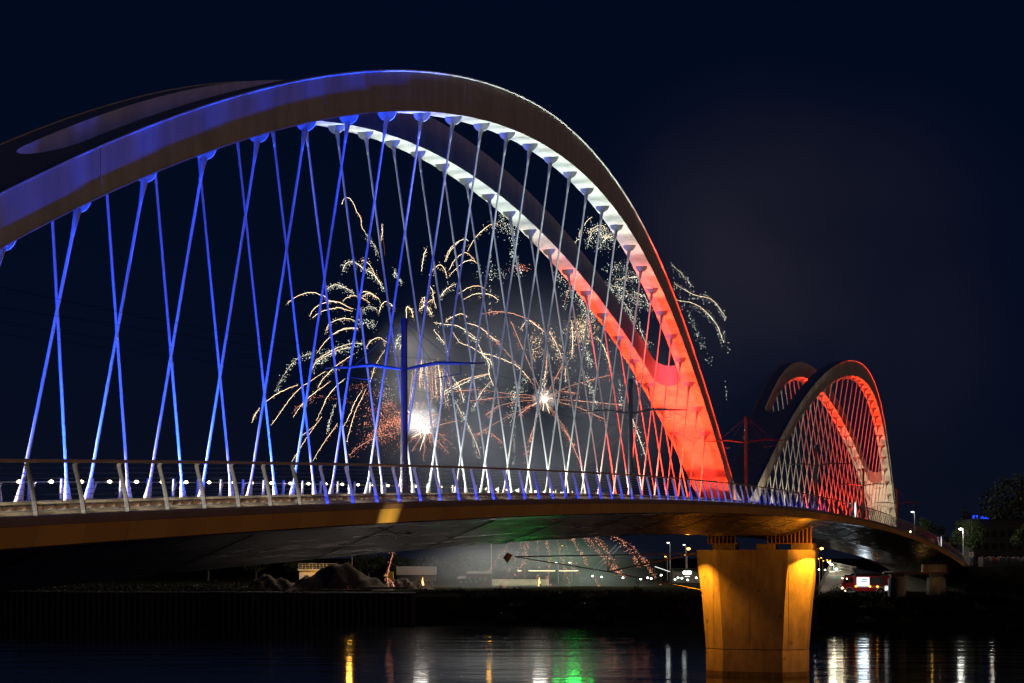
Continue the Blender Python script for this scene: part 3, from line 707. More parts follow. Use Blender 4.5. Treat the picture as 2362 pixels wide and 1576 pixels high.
# lit platform strips and the bright kiosk
M['strip'] = glow('strip_light', (1,.88,.50), 2.6)
for x0, x1, lab in ((1193,1203,'short yellowish light strip at the left of the lit platform'), (1219,1281,'longest yellowish light strip of the lit platform'), (1290,1334,'right-hand yellowish light strip of the lit platform')):
    g = local('platform_canopy', lab, 'light strip', (x0+x1)/2, 450, GZ, group='lit platform canopies'); w = (x1-x0)/2*mpx(450); h = CAMZ+(YH-1317)*mpx(450)-GZ
    mb = MB(); mb.box((-w,-.05,h-.09),(w,.05,h+.09)); part(mb, 'tube_light', M['strip'], g)
    mb = MB(); mb.box((-w-.2,-.3,h+.1),(w+.2,2.5,h+.3)); part(mb, 'roof', M['steel_dark'], g)
    for q in (-w*.7, w*.7):
        mb = MB(); mb.box((q-.06,1,0),(q+.06,1.12,h+.1)); part(mb, 'post', M['steel_dark'], g)
kq = local('lit_kiosk', 'low kiosk with glaring white lit front left of the pier', 'kiosk', 1585, 430)
mb = MB(); mb.box((-3.2,0,0),(3.2,4,3.2)); part(mb, 'wall', M['conc_dark'], kq)
mb = MB(); mb.box((-.9,-.06,2.1),(.9,-.01,2.75)); part(mb, 'lit_window', glow('kiosk_light', (1,.98,.9), 14), kq)
mb = MB(); mb.box((-3.5,-.8,3.2),(3.5,4.2,3.35)); part(mb, 'roof', M['steel_dark'], kq)
mb = MB(); mb.box((-.5,-.06,1.5),(.6,-.01,1.62)); part(mb, 'counter_light', glow('counter_glow', (1,.98,.85), 3), kq)
ln = local('lit_canopy', 'slanting pale light strip left of the kiosk', 'light strip', 1528, 400)
mb = MB(); mb.tube([(-1.6,0,3.95),(0,0,3.4),(1.6,.3,2.85)], .07, 6); part(mb, 'tube_light', glow('canopy_light', (.9,1,.92), 1.3), ln)
mb = MB(); mb.box((1.55,.2,0),(1.68,.35,2.85)); mb.box((-1.66,.0,0),(-1.54,.12,3.9)); part(mb, 'frame', M['steel_dark'], ln)

# white box trailer with yellow pump
tr = local('box_trailer', 'long white box trailer parked behind the gravel heap', 'trailer', 960, 385); k = mpx(385)
M['trailer'] = paint('trailer_sheet', (.34,.32,.34), .5, var=.06)
mb = MB(); mb.box((-4.05,0,2.35),(4.05,2.5,4.0)); part(mb, 'box', M['trailer'], tr)
mb = MB(); mb.box((-3.9,.3,1.0),(3.9,2.2,2.33)); part(mb, 'chassis', M['steel_dark'], tr)
for x in (-2.8,-1.8,2.0,3.0):
    mb = MB(); mb.prism([(x+.5*math.cos(q*.524), .05, .5+.5*math.sin(q*.524)) for q in range(12)], (0,0,0), (0,.3,0)); part(mb, 'wheel', M['pile'], tr)
yp = local('yellow_pump', 'yellow pump machine beside the white trailer', 'machine', 900, 378, GZ)
mb = MB(); mb.box((-.3,0,1.0),(.6,.9,3.0)); part(mb, 'body', M['yellow'], yp)
mb = MB(); mb.tube([(-1.35,.4,2.1),(-.3,.4,2.15)], [.10,.28], 8); part(mb, 'nozzle', M['yellow'], yp)
mb = MB(); mb.box((-.2,.1,.0),(.0,.3,1.0)); part(mb, 'leg', M['steel_dark'], yp); mb = MB(); mb.box((.35,.1,.0),(.55,.3,1.0)); part(mb, 'leg', M['steel_dark'], yp)
# sheds
for x, w, h, lab, colr in ((1082, 2.4, 1.5, 'low shed with small windows at the bank edge', (.14,.13,.13)), (1105, 2.6, 2.5, 'reddish hut right of the low shed', (.30,.13,.10))):
    sh = local('shed', lab, 'shed', x, 383); mt = paint('shed_wall', colr, .8)
    mb = MB(); mb.box((-w,0,0),(w,3,h)); part(mb, 'wall', mt, sh)
    mb = MB(); mb.prism([(-w-.2,-.2,h),(w+.2,-.2,h),(w*.9,1.5,h+.5),(-w*.9,1.5,h+.5)], (0,0,0), (0,.0,.08)); part(mb, 'roof', M['pile'], sh)
    for q in range(4): mb = MB(); mb.box((-w+.5+q*1.05,-.04,h*.45),(-w+1.0+q*1.05,-.005,h*.75)); part(mb, 'window', M['conc'], sh)
wl = local('site_wall', 'low pale wall along the launching ground', 'wall', 1195, 395); mb = MB(); mb.box((-6.5,0,0),(6.5,.4,1.3)); part(mb, 'panel', M['plaster'], wl)
# leaning blue crane jib beyond
cr = local('crane_jib', 'dark blue leaning crane jib behind the falling sparks', 'crane', 1395, 410); M['crane'] = paint('crane_blue', (.03,.035,.09), .5)
for dx in (0, 1.1):
    mb = MB(); mb.tube([(-4.5+dx,0,1.2),(2.6+dx,0,8.6)], .16, 5); part(mb, 'chord', M['crane'], cr)
for q in range(7):
    a = q/7; mb = MB(); mb.tube([(-4.5+7.1*a,0,1.2+7.4*a),(-3.4+7.1*(a+.1),0,1.2+7.4*(a+.1))], .06, 4); part(mb, 'lattice', M['crane'], cr)
mb = MB(); mb.box((-5.4,-1,0),(-3.0,1,1.6)); part(mb, 'cab', M['crane'], cr)

# ------------------------------------------------------------------ service ramp, fences
M['ramp'] = paint('ramp_concrete', (.42,.39,.33), .8, var=.2, scale=.8)
rp = local('service_ramp', 'pale concrete service ramp with railings rising behind the fire engine', 'ramp', 1925, 318, 4.95)
def lp(x, y, Z):                                           # picture position to ramp space
    v = at(x, y, Z) - rp.location; return Matrix.Rotation(-RZ, 3, 'Z') @ v
Aq = [lp(1888,1372,306), lp(1955,1372,306), lp(1962,1324,352), lp(1916,1313,366)]
mb = MB(); mb.add(Aq + [Vector((p.x,p.y,-1.0)) for p in Aq], [(0,1,2,3),(4,7,6,5),(0,4,5,1),(1,5,6,2),(2,6,7,3),(3,7,4,0)]); part(mb, 'road_slab', M['ramp'], rp)
M['fence'] = paint('fence_galv', (.55,.53,.48), .5)
def fence(a, b, n, h, nm='railing'):
    r = link(nm, None, rp)
    for i in range(n+1):
        p = a.lerp(b, i/n); mb = MB(); mb.tube([p, p+Vector((0,0,h))], .05, 4); part(mb, 'post', M['fence'], r)
    for z in (.15, h*.55, h):
        mb = MB(); mb.tube([a+Vector((0,0,z)), b+Vector((0,0,z))], .04, 4); part(mb, 'rail', M['fence'], r)
    return r
fence(Aq[0], Aq[3], 16, 1.3); fence(Aq[3]+Vector((0,.1,0)), Aq[2]+Vector((.3,.1,0)), 18, 1.4); fence(Aq[2], Aq[2]+Vector((1.2,1,0)), 4, 1.4)
light('POINT', at(1930,1312,350)+Vector((0,0,2.5)), 420, (1,.85,.58), size=1.6)
light('POINT', at(1925,1345,318)+Vector((0,0,2.8)), 120, (1,.85,.58), size=.3)

# ------------------------------------------------------------------ fire engine
ft = local('fire_engine', 'red fire engine with a brightly lit open side locker under the bridge end', 'fire engine', 1990, 303, 4.9)
M['red'] = paint('fire_red', (.42,.016,.016), .3, var=.05, coat=.3); M['black'] = paint('rubber_black', (.02,.02,.022), .7); M['white_band'] = paint('white_band', (.75,.75,.75), .4)
M['dglass'] = paint('dark_glass', (.02,.025,.03), .08, var=.02, spec=.8)
body = MB(); body.box((-1.35,0,.62),(4.6,2.4,3.05)); bd = part(body, 'body', M['red'], ft)
cabm = MB(); cabm.prism([(-3.35,0,.55),(-1.40,0,.55),(-1.40,0,3.0),(-2.85,0,3.0),(-3.30,0,1.85)], (0,0,0), (0,2.4,0)); cb_ = part(cabm, 'cab', M['red'], ft)
mb = MB(); mb.prism([(-3.0,-.02,1.95),(-2.25,-.02,1.95),(-2.25,-.02,2.75),(-2.7,-.02,2.75)], (0,0,0), (0,.018,0)); part(mb, 'side_window', M['dglass'], cb_)
mb = MB(); mb.box((-2.1,-.02,1.95),(-1.5,-.002,2.75)); part(mb, 'rear_window', M['dglass'], cb_)
mb = MB(); mb.box((-3.36,-.04,.45),(-1.2,2.44,.62)); part(mb, 'bumper', M['white_band'], ft)
mb = MB(); mb.box((-2.6,.4,3.0),(-1.7,2.0,3.25)); part(mb, 'light_bar', paint('beacon_blue', (.02,.05,.25), .2), ft)
for x in (-2.15, 2.9):
    mb = MB(); mb.prism([(x+.56*math.cos(q*.3927), -.03, .52+.56*math.sin(q*.3927)) for q in range(16)], (0,0,0), (0,.35,0)); w = part(mb, 'wheel', M['black'], ft)
    mb = MB(); mb.prism([(x+.27*math.cos(q*.524), -.045, .52+.27*math.sin(q*.524)) for q in range(12)], (0,0,0), (0,.05,0)); part(mb, 'rim', M['zinc'], w)
    mb = MB(); mb.tube([(x+.68*math.cos(a*.32), -.02, .55+.68*math.sin(a*.32)) for a in range(0,11)], .05, 5); part(mb, 'wheel_arch', M['white_band'], ft)
# lit lockers: recessed boxes with shelves
def locker(x0, x1, z0, z1, lit):
    L = MB(); L.box((x0,-.015,z0),(x1,-.004,z1)); return part(L, 'locker', glow('locker_light', (.82,.93,1.0), 1.9, True) if lit else M['dglass'], ft)
lk = locker(-.95, 1.05, 1.42, 2.85, True)
for z, xa, xb in ((2.45,-.2,.8),(2.05,-.3,.75)):
    mb = MB(); mb.box((xa,-.05,z),(xb,-.018,z+.16)); part(mb, 'stowed_gear', M['black'], lk)
mb = MB(); mb.box((-.72,-.05,1.45),(-.66,-.018,2.8)); part(mb, 'divider', M['zinc'], lk)
mb = MB(); mb.box((-.02,-.05,1.45),(.03,-.018,1.75)); part(mb, 'divider', M['zinc'], lk)
lk2 = locker(3.55, 4.5, .72, 1.45, True); locker(1.2, 3.35, 1.6, 2.85, False)
mb = MB(); mb.box((-1.3,-.02,1.25),(4.6,-.003,1.36)); part(mb, 'white_stripe', M['white_band'], ft)
M['amber'] = glow('amber_lamp', (1,.42,.02), 10); M['headl'] = glow('head_lamp', (1,.80,.42), 14)
for x, z in ((-1.1,1.40),(1.15,1.38),(2.35,1.36)):
    mb = MB(); mb.blob((x,-.06,z), (.16,.05,.11), 8, 4); part(mb, 'marker_lamp', M['amber'], ft)
for x, z, r in ((-3.30,1.12,.19),(-3.32,.62,.11),(-3.28,2.7,.12),(-2.55,2.62,.10),(-2.8,.66,.08)):
    mb = MB(); mb.blob((x,-.05,z), (r,.06,r*.8), 8, 4); part(mb, 'head_lamp', M['headl'], ft)
mb = MB(); mb.prism([(-1.0,.8,3.1),(4.4,.8,3.1),(4.4,.8,3.3),(-1.4,.8,4.35)], (0,0,0), (0,.9,0)); part(mb, 'ladder_cover', M['steel_dark'], ft)
mb = MB(); mb.tube([(-.9,-.5,.10),(.6,-.7,.06),(2.6,-.6,.08),(3.4,-.3,.5),(4.3,-.2,.9)], .07, 6); tag(link('fire_hose', mb.mesh('fire_hose', paint('hose_pink',(.5,.08,.10),.7)), None, ft.location, ft.rotation_euler), 'pink fire hose lying along the side of the fire engine', 'hose')
light('POINT', ft.matrix_basis @ Vector((0,0,0)) + FW*-1.6 + Vector((0,0,2.2)), 60, (.85,.94,1), size=.4)
q = Matrix.Rotation(RZ, 3, 'Z')
light('SPOT', Vector(ft.location) + q @ Vector((.1,-.3,2.2)), 260, (.70,.86,1), Vector(ft.location) + q @ Vector((.1,-8,6.0)), size=.9, angle=150, blend=.5)

# ------------------------------------------------------------------ trees
def leaf_mat(name, c1, c2):
    m, t, b = new_mat(name); n, l = t.nodes, t.links
    oi = n.new('ShaderNodeNewGeometry'); r = n.new('ShaderNodeValToRGB')
    r.color_ramp.elements[0].color = (*c1, 1); r.color_ramp.elements[1].color = (*c2, 1)
    l.new(oi.outputs['Random Per Island'], r.inputs['Fac']); l.new(r.outputs['Color'], b.inputs['Base Color'])
    b.inputs['Roughness'].default_value = .7; b.inputs['Transmission Weight'].default_value = 0
    return m
M['leaf'] = leaf_mat('green_leaves', (.030,.062,.014), (.085,.125,.028)); M['leaf_d'] = leaf_mat('dark_leaves', (.016,.022,.010), (.040,.046,.020))
M['bark'] = paint('bark', (.09,.065,.045), .9, var=.3, scale=5)
def tree(label, x, ytop, ybot, Z, rx, mat, n, seed, z0=GZ, group=None, name='leafy_tree', leaf=.38, clumps=14):
    r = random.Random(seed); k = mpx(Z); zt = CAMZ+(YH-ytop)*k; zb = CAMZ+(YH-ybot)*k
    T = local(name, label, 'tree', x, Z, z0, group=group)
    H0, H1 = max(.3, zb-z0), zt-z0; ry = rx*.85; cz = (H0+H1)/2; rz = (H1-H0)/2
    tm = MB(); tm.tube([(0,0,-.2),(.1,0,H0*.6),(-.05,.1,cz),(.05,0,H1-rz*.4)], [.22*rz/3+.08,.17*rz/3+.05,.12*rz/3+.03,.03], 7)
    for q in range(7):
        a = r.uniform(0,6.28); h = r.uniform(H0*.8, cz); tm.tube([(0,0,h),(math.cos(a)*rx*.4,math.sin(a)*ry*.4,h+rz*.4),(math.cos(a)*rx*.75,math.sin(a)*ry*.75,h+rz*.65)], [.08*rz/3+.02,.05*rz/3,.015], 5)
    part(tm, 'trunk', M['bark'], T)
    cl = []
    for q in range(clumps):
        a = r.uniform(0,6.28); e = r.uniform(-.85,1); rr = math.sqrt(max(0,1-e*e))*r.uniform(.45,.85)
        cl.append((Vector((math.cos(a)*rx*rr, math.sin(a)*ry*rr, cz+e*rz*.78)), r.uniform(.24,.48)))
    lm = MB()
    for q in range(n):
        c, s = r.choice(cl); d = Vector((r.gauss(0,1), r.gauss(0,1), r.gauss(0,1))).normalized()*r.random()**.45
        p = c + Vector((d.x*rx*s, d.y*ry*s, d.z*rz*s)); 
        u = Vector((r.gauss(0,1), r.gauss(0,1), r.gauss(0,1))).normalized(); v = u.cross(Vector((r.gauss(0,1), r.gauss(0,1), r.gauss(0,1)))).normalized(); L = leaf*r.uniform(.6,1.3)
        lm.add([p-u*L*.5, p+v*L*.28, p+u*L*.5, p-v*L*.28], [(0,1,2,3)])
    link('crown', lm.mesh('crown', mat, False, False), T)
tree('green tree lit by the street lamp at right', 2238, 1178, 1272, 348, 2.8, M['leaf'], 3000, 11, 9.4)
tree('green tree cut by the right edge of the picture', 2372, 1206, 1262, 342, 3.4, M['leaf'], 2000, 12, 9.4)
tree('dim tree right of the small arch foot', 2128, 1192, 1262, 420, 2.9, M['leaf'], 2000, 13, 9.4)
tree('huge dark tree filling the right edge', 2352, 1088, 1275, 402, 8.2, M['leaf_d'], 6500, 14, 9.4, leaf=.7, clumps=30)
tree('dark tree left of the building', 2168, 1215, 1280, 460, 3.2, M['leaf_d'], 1800, 15, 9.4, leaf=.55)
tree('dark tree over the building roof', 2226, 1175, 1290, 440, 2.2, M['leaf_d'], 1600, 16, 9.4, leaf=.5)
for i, (x, yt, w) in enumerate(((480,1262,9),(590,1262,9),(690,1255,8),(850,1266,8),(905,1276,6),(990,1285,8),(1080,1280,9),(1180,1290,8),(1690,1262,10),(1790,1268,9))):
    tree('dark round tree, %s from the left in the row behind the quay' % nth(i), x, yt, 1322, 470+i*6, w*.62, M['leaf_d'], 1500, 30+i, GZ, 'dark trees behind the quay', leaf=.8)
# bushes along the river bank
def bush(x, y, Z, w, h, seed, label, n=420):
    r = random.Random(seed); p = at(x, y, Z); B = thing('bank_bush', label, 'bush', p, RZ, 'dark bushes along the far bank')
    lm = MB()
    for q in range(n):
        a = r.uniform(0,6.28); rr = math.sqrt(r.random()); z = r.random()*(1-rr*.7)*h*(1+.3*math.sin(3*a))
        c = Vector((math.cos(a)*rr*w, math.sin(a)*rr*w*.6, z)); u = Vector((r.gauss(0,1), r.gauss(0,1), r.gauss(0,1))).normalized(); v = u.orthogonal().normalized(); L = r.uniform(.22,.5)
        lm.add([c-u*L*.5, c+v*L*.25, c+u*L*.5, c-v*L*.25], [(0,1,2,3)])
    link('foliage', lm.mesh('foliage', M['leaf_d'], False, False), B)
    tm = MB()
    for q in range(5):
        a = q*1.26; tm.tube([(0,0,-.3),(math.cos(a)*w*.5, math.sin(a)*w*.3, h*.7)], [.04,.01], 4)
    part(tm, 'stems', M['bark'], B)
rb = random.Random(5)
bxs = sorted(x for x in (rb.uniform(965, 2360) for _ in range(46)) if not 1600 < x < 1885)
for i, x in enumerate(bxs):
    zb = bank_line(x); d = rb.choice((2.5, 6, 9.5, 13)); z = {2.5:1.0,6:2.9,9.5:4.5,13:5.0}[d]; side = x < 1700
    k_ = i if side else i - sum(1 for q in bxs if q < 1700)
    lab = ('dark low bush on the far bank, %s right of the quay wall end' if side else 'dark low bush on the far bank, %s right of the river pier') % nth(k_)
    p = atz(x, z-.15, zb+d); bush(x, YH-(p.z-CAMZ)*FPX/(zb+d), zb+d, rb.uniform(1.2,2.6), rb.uniform(.8,2.0), 100+i, lab)
for i in range(9): bush(60+i*62, 1362, 318, 2.6, rb.uniform(1.2,2.4), 200+i, 'dark low bush on top of the quay wall, %s from the left edge' % nth(i))

rg = random.Random(77); gm = MB()                           # rank grass and weeds on the bank slope
for q in range(15000):
    x = rg.uniform(962, 2300) if q % 5 else rg.uniform(-60, 700); zb = bank_line(x) if x > 500 else 315 + (600-x)*.01
    if x > 962: d = rg.choice((rg.uniform(3, 14), rg.uniform(9, 15))); z = float(np.interp(d, [p[0] for p in prof], [p[1] for p in prof]))
    else: d = rg.uniform(2, 9); z = 5.05
    p = atz(x, z - .1, zb + d + .2); h = rg.uniform(.25, .95); a = rg.uniform(0, 6.28); w = Vector((math.cos(a), math.sin(a), 0))*.07; l_ = Vector((rg.gauss(0,.25), rg.gauss(0,.25), 0))*h
    gm.add([p-w, p+w, p+l_+Vector((0,0,h))], [(0,1,2)])
tag(link('bank_grass', gm.mesh('bank_grass', M['leaf_d'], False, False)), 'rank dark grass and weeds along the far bank', 'grass', kind='stuff')

# ------------------------------------------------------------------ building at right
bd2 = local('office_building', 'dark office building with rows of windows and a blue roof sign', 'building', 2303, 385, 9.4)
kk = mpx(385); M['facade'] = paint('facade_dark', (.075,.070,.075), .8, var=.1); M['win'] = paint('window_glass', (.015,.017,.022), .15, var=.05, spec=.7)
HB_ = CAMZ + (YH-1201)*kk - 9.4
mb = MB(); mb.box((-5.2,.0,0),(5.2,9,HB_)); part(mb, 'wall', M['facade'], bd2)
mb = MB(); mb.box((-5.4,-.15,HB_),(5.4,9.2,HB_+.3)); part(mb, 'roof_edge', M['steel_dark'], bd2)
for fl in range(3):
    for q in range(6):
        x = -4.5 + q*1.65; z = .7 + fl*2.45
        mb = MB(); mb.box((x,-.03,z),(x+.85,-.004,z+1.35)); w_ = part(mb, 'window', M['win'], bd2)
        mb = MB(); mb.box((x-.05,-.06,z-.1),(x+.9,-.004,z-.02)); part(mb, 'sill', M['conc_dark'], w_)
M['neon'] = glow('blue_neon', (.01,.07,1), 1.5)
sg_ = local('roof_sign', 'small blue illuminated roof sign on the office building', 'sign', 2262, 384, 9.4 + HB_ + .3)
def bar(x0, z0, x1, z1, w=.09):
    d = Vector((x1-x0, 0, z1-z0)); m_ = MB(); nrm = Vector((-d.z,0,d.x)).normalized()*w; m_.obox(((x0+x1)/2,0,(z0+z1)/2), d/2, (0,.05,0), nrm); part(m_, 'letter_stroke', M['neon'], sg_)
bar(-1.55,.05,-1.55,.75); bar(-1.5,.38,-1.15,.75); bar(-1.5,.38,-1.12,.05); bar(-.75,.05,-.75,.78,.13)
bar(.05,.05,.38,.5); bar(.38,.5,.70,.05); bar(.8,.08,1.05,.3); bar(1.05,.3,1.25,.08); bar(1.3,.1,1.62,.1,.08)
mb = MB(); mb.box((-1.7,.1,-.02),(1.8,.16,.04)); part(mb, 'frame', M['steel_dark'], sg_)
lb = local('low_block', 'pale low building with balconies left of the lamp-lit tree', 'building', 2184, 400, 9.4)
mb = MB(); mb.box((-2.6,0,0),(2.6,6,5.6)); part(mb, 'wall', M['conc_dark'], lb)
for fl in range(3):
    mb = MB(); mb.box((-2.7,-.8,.9+fl*1.8),(2.7,-.02,1.05+fl*1.8)); bl = part(mb, 'balcony', M['conc_dark'], lb)
    for q in range(3): mb = MB(); mb.box((-2.2+q*1.6,-.04,1.2+fl*1.8),(-1.2+q*1.6,-.005,2.4+fl*1.8)); part(mb, 'window', M['win'], lb)
for x, lab in ((2082,'thin tram signal mast just right of the small arch'), (2143,'thin mast between the small arch and the trees')):
    g = local('signal_mast', lab, 'mast', x, 380, 9.4); mb = MB(); mb.tube([(0,0,0),(0,0,8.5 if x < 2100 else 6)], [.11,.07], 6); part(mb, 'pole', M['rust'], g); mb = MB(); mb.tube([(0,0,6 if x < 2100 else 5),(2.4,0,6.1 if x < 2100 else 5)], .05, 5); part(mb, 'arm', M['rust'], g)

# ------------------------------------------------------------------ spectators
def person_mesh(pose, cloth, legs, skin, hair):
    me = bpy.data.meshes.new('body'); lean, armf = pose
    J = [(0,0,.95),(0,-.02,1.15),(0,-.05-lean,1.38),(0,-.05-lean*1.2,1.52),(0,-.08-lean*1.3,1.68),
         (.10,0,.90),(.11,-.02,.50),(.11,.02,.06),(.11,-.12,.03), (-.10,0,.90),(-.11,.03,.50),(-.12,.05,.06),(-.12,-.09,.03),
         (.19,-.05-lean,1.40),(.25,-.08-lean,1.14),(.22,-.28-armf*.2,1.02+armf*.35), (-.19,-.05-lean,1.40),(-.25,-.06-lean,1.13),(-.21,-.26-armf*.15,1.0+armf*.30)]
    E = [(0,1),(1,2),(2,3),(3,4),(0,5),(5,6),(6,7),(7,8),(0,9),(9,10),(10,11),(11,12),(2,13),(13,14),(14,15),(2,16),(16,17),(17,18)]
    Rr = [.14,.15,.16,.06,.11,.09,.065,.05,.04,.09,.065,.05,.04,.07,.05,.035,.07,.05,.035]
    me.from_pydata(J, E, []); o = bpy.data.objects.new('tmp', me); COL.objects.link(o)
    sk = o.modifiers.new('s', 'SKIN'); sub = o.modifiers.new('d', 'SUBSURF'); sub.levels = 1; sub.render_levels = 1
    for i, v in enumerate(me.skin_vertices[0].data): v.radius = (Rr[i], Rr[i]); v.use_root = (i == 0)
    dg = bpy.context.evaluated_depsgraph_get(); nm = bpy.data.meshes.new_from_object(o.evaluated_get(dg)); bpy.data.objects.remove(o)
    nm.materials.clear()
    for m in (cloth, legs, skin, hair): nm.materials.append(m)
    for p in nm.polygons:
        c = p.center; h = c.z
        p.material_index = 1 if h < .93 else 0
        if h > 1.50: p.material_index = 3 if (h > 1.70 or c.y > -.06-lean) else 2
        if abs(c.x) > .16 and c.y < -.22: p.material_index = 2
        p.use_smooth = True
    nm.name = 'body'; return nm
SK = paint('skin', (.50,.32,.24), .6); HR = paint('hair_dark', (.03,.022,.018), .7); TRO = paint('dark_trousers', (.03,.03,.04), .8)
CL = [paint('jacket', c, .8) for c in ((.05,.16,.40),(.45,.43,.40),(.05,.05,.06),(.35,.05,.05),(.30,.27,.22),(.04,.04,.07),(.5,.5,.5))]
pm = [person_mesh(((i*.037) % .12, (i*.31) % 1), CL[i], TRO, SK, HR) for i in range(7)]
rp_ = random.Random(9); px = 2270
names_c = ['blue', 'pale grey', 'black', 'red', 'beige', 'navy', 'white']
for i in range(30):
    row = i // 15; px = 2272 + (i % 15)*6.4 + row*3 + rp_.uniform(-1.5,1.5); j = rp_.randrange(7) if i != 3 else 3
    P_ = atz(px, 9.38 + .06*row, 335.2 + row*1.3)
    g = thing('person', 'spectator in %s jacket, %s from left in the %s row of the crowd' % (names_c[j], nth(i % 15), ('front', 'back')[row]), 'person', P_, RZ + rp_.uniform(-.5,.5), 'spectators on the promenade')
    link('body', pm[j], g, (0,0,0), (0,0,0)); g.scale = (1,1,rp_.uniform(.92,1.08))
g = thing('person', 'single person in a blue jacket below the white sign at the bridge end', 'person', atz(2241, 9.3, 334), RZ)
link('body', pm[0], g)
pr = local('promenade_railing', 'thin railing in front of the crowd at right', 'railing', 2315, 333.8, 9.35); w = 60*mpx(334)
for q in range(24):
    mb = MB(); mb.box((-w+q*w/11.5-.02,-.02,0),(-w+q*w/11.5+.02,.02,1.1)); part(mb, 'post', M['steel_dark'], pr)
for z in (.35,.72,1.1):
    mb = MB(); mb.box((-w,-.045,z-.02),(w,-.022,z+.02)); part(mb, 'rail', M['steel_dark'], pr)
bx = local('pale_panel', 'pale upright panel left of the crowd', 'panel', 2262, 333, 9.3); mb = MB(); mb.box((-.42,0,0),(.42,.06,1.75)); part(mb, 'board', paint('panel_grey', (.36,.29,.24), .8), bx); mb = MB(); mb.box((-.36,.06,0),(-.30,.12,1.7)); part(mb, 'prop', M['steel_dark'], bx)
ws = local('white_sign', 'small white sign with a yellow mark on a pole at the bridge end', 'sign', 2241, 336, 9.3)
mb = MB(); mb.box((-.42,0,1.75),(.42,.04,2.6)); part(mb, 'board', paint('sign_white', (.8,.8,.78), .4), ws); mb = MB(); mb.prism([(-.18,-.01,2.15),(0,-.01,1.9),(.18,-.01,2.15),(.14,-.01,2.42),(-.14,-.01,2.42)], (0,0,0), (0,.008,0)); part(mb, 'mark', M['yellow'], ws)
mb = MB(); mb.tube([(0,.06,0),(0,.06,2.6)], .03, 5); part(mb, 'pole', M['zinc'], ws)
light('POINT', atz(2290, 13.2, 331), 70, (1,.93,.8), size=.3)

# ================================================================== FIREWORKS
FZ = 385
C1 = lambda X, Y: (560 + X/4.612, 430 + Y/4.612)
C2 = lambda X, Y: (560 + X/4.612, 740 + Y/4.612)
C3 = lambda X, Y: (1000 + X/4.612, 430 + Y/4.612)
C4 = lambda X, Y: (1000 + X/4.612, 740 + Y/4.612)
C0 = lambda X, Y: (X, Y)
def fire_mat(name, hot, cool, st):
    m = bpy.data.materials.new(name); m.use_nodes = True; t = m.node_tree; t.nodes.clear(); n, l = t.nodes, t.links
    o = n.new('ShaderNodeOutputMaterial'); em = n.new('ShaderNodeEmission'); g = n.new('ShaderNodeNewGeometry')
    r = n.new('ShaderNodeValToRGB'); r.color_ramp.elements[0].color = (*cool, 1); r.color_ramp.elements[1].color = (*hot, 1)
    r.color_ramp.elements[0].position = .15; r.color_ramp.elements[1].position = .75
    l.new(g.outputs['Random Per Island'], r.inputs['Fac']); l.new(r.outputs['Color'], em.inputs['Color']); em.inputs['Strength'].default_value = st
    l.new(em.outputs[0], o.inputs[0]); m.cycles.emission_sampling = 'NONE'; return m
M['gold'] = fire_mat('white_gold_spark', (1,.80,.52), (1,.60,.32), 4.6)
M['green_white'] = fire_mat('white_green_spark', (.86,1,.86), (1,.93,.72), 4.0)
M['ember'] = fire_mat('orange_ember', (1,.44,.28), (.9,.24,.12), 3.2)
M['faint'] = fire_mat('faint_orange_trail', (.30,.10,.05), (.16,.05,.025), 2.0)
M['ray'] = fire_mat('orange_ray', (1,.50,.30), (.8,.30,.16), 2.0)
M['core'] = glow('burst_core', (1,.93,.84), 60)
fr = random.Random(21)
def smooth_path(P, n):
    P = [Vector((*p, 0)) if len(p) == 2 else Vector(p) for p in P]
    P = [P[0]*2-P[1]] + P + [P[-1]*2-P[-2]]; out_ = []
    for i in range(1, len(P)-2):
        for q in range(n):
            t = q/n; a, b, c, d = P[i-1], P[i], P[i+1], P[i+2]
            out_.append(.5*((2*b)+(c-a)*t+(2*a-5*b+4*c-d)*t*t+(3*b-a-3*c+d)*t*t*t))
    out_.append(P[-2]); return out_
def octa(mb, p, r):
    mb.add([p+Vector((r,0,0)), p-Vector((r,0,0)), p+Vector((0,r,0)), p-Vector((0,r,0)), p+Vector((0,0,r*1.5)), p-Vector((0,0,r*1.5))],
           [(0,2,4),(2,1,4),(1,3,4),(3,0,4),(2,0,5),(1,2,5),(3,1,5),(0,3,5)])
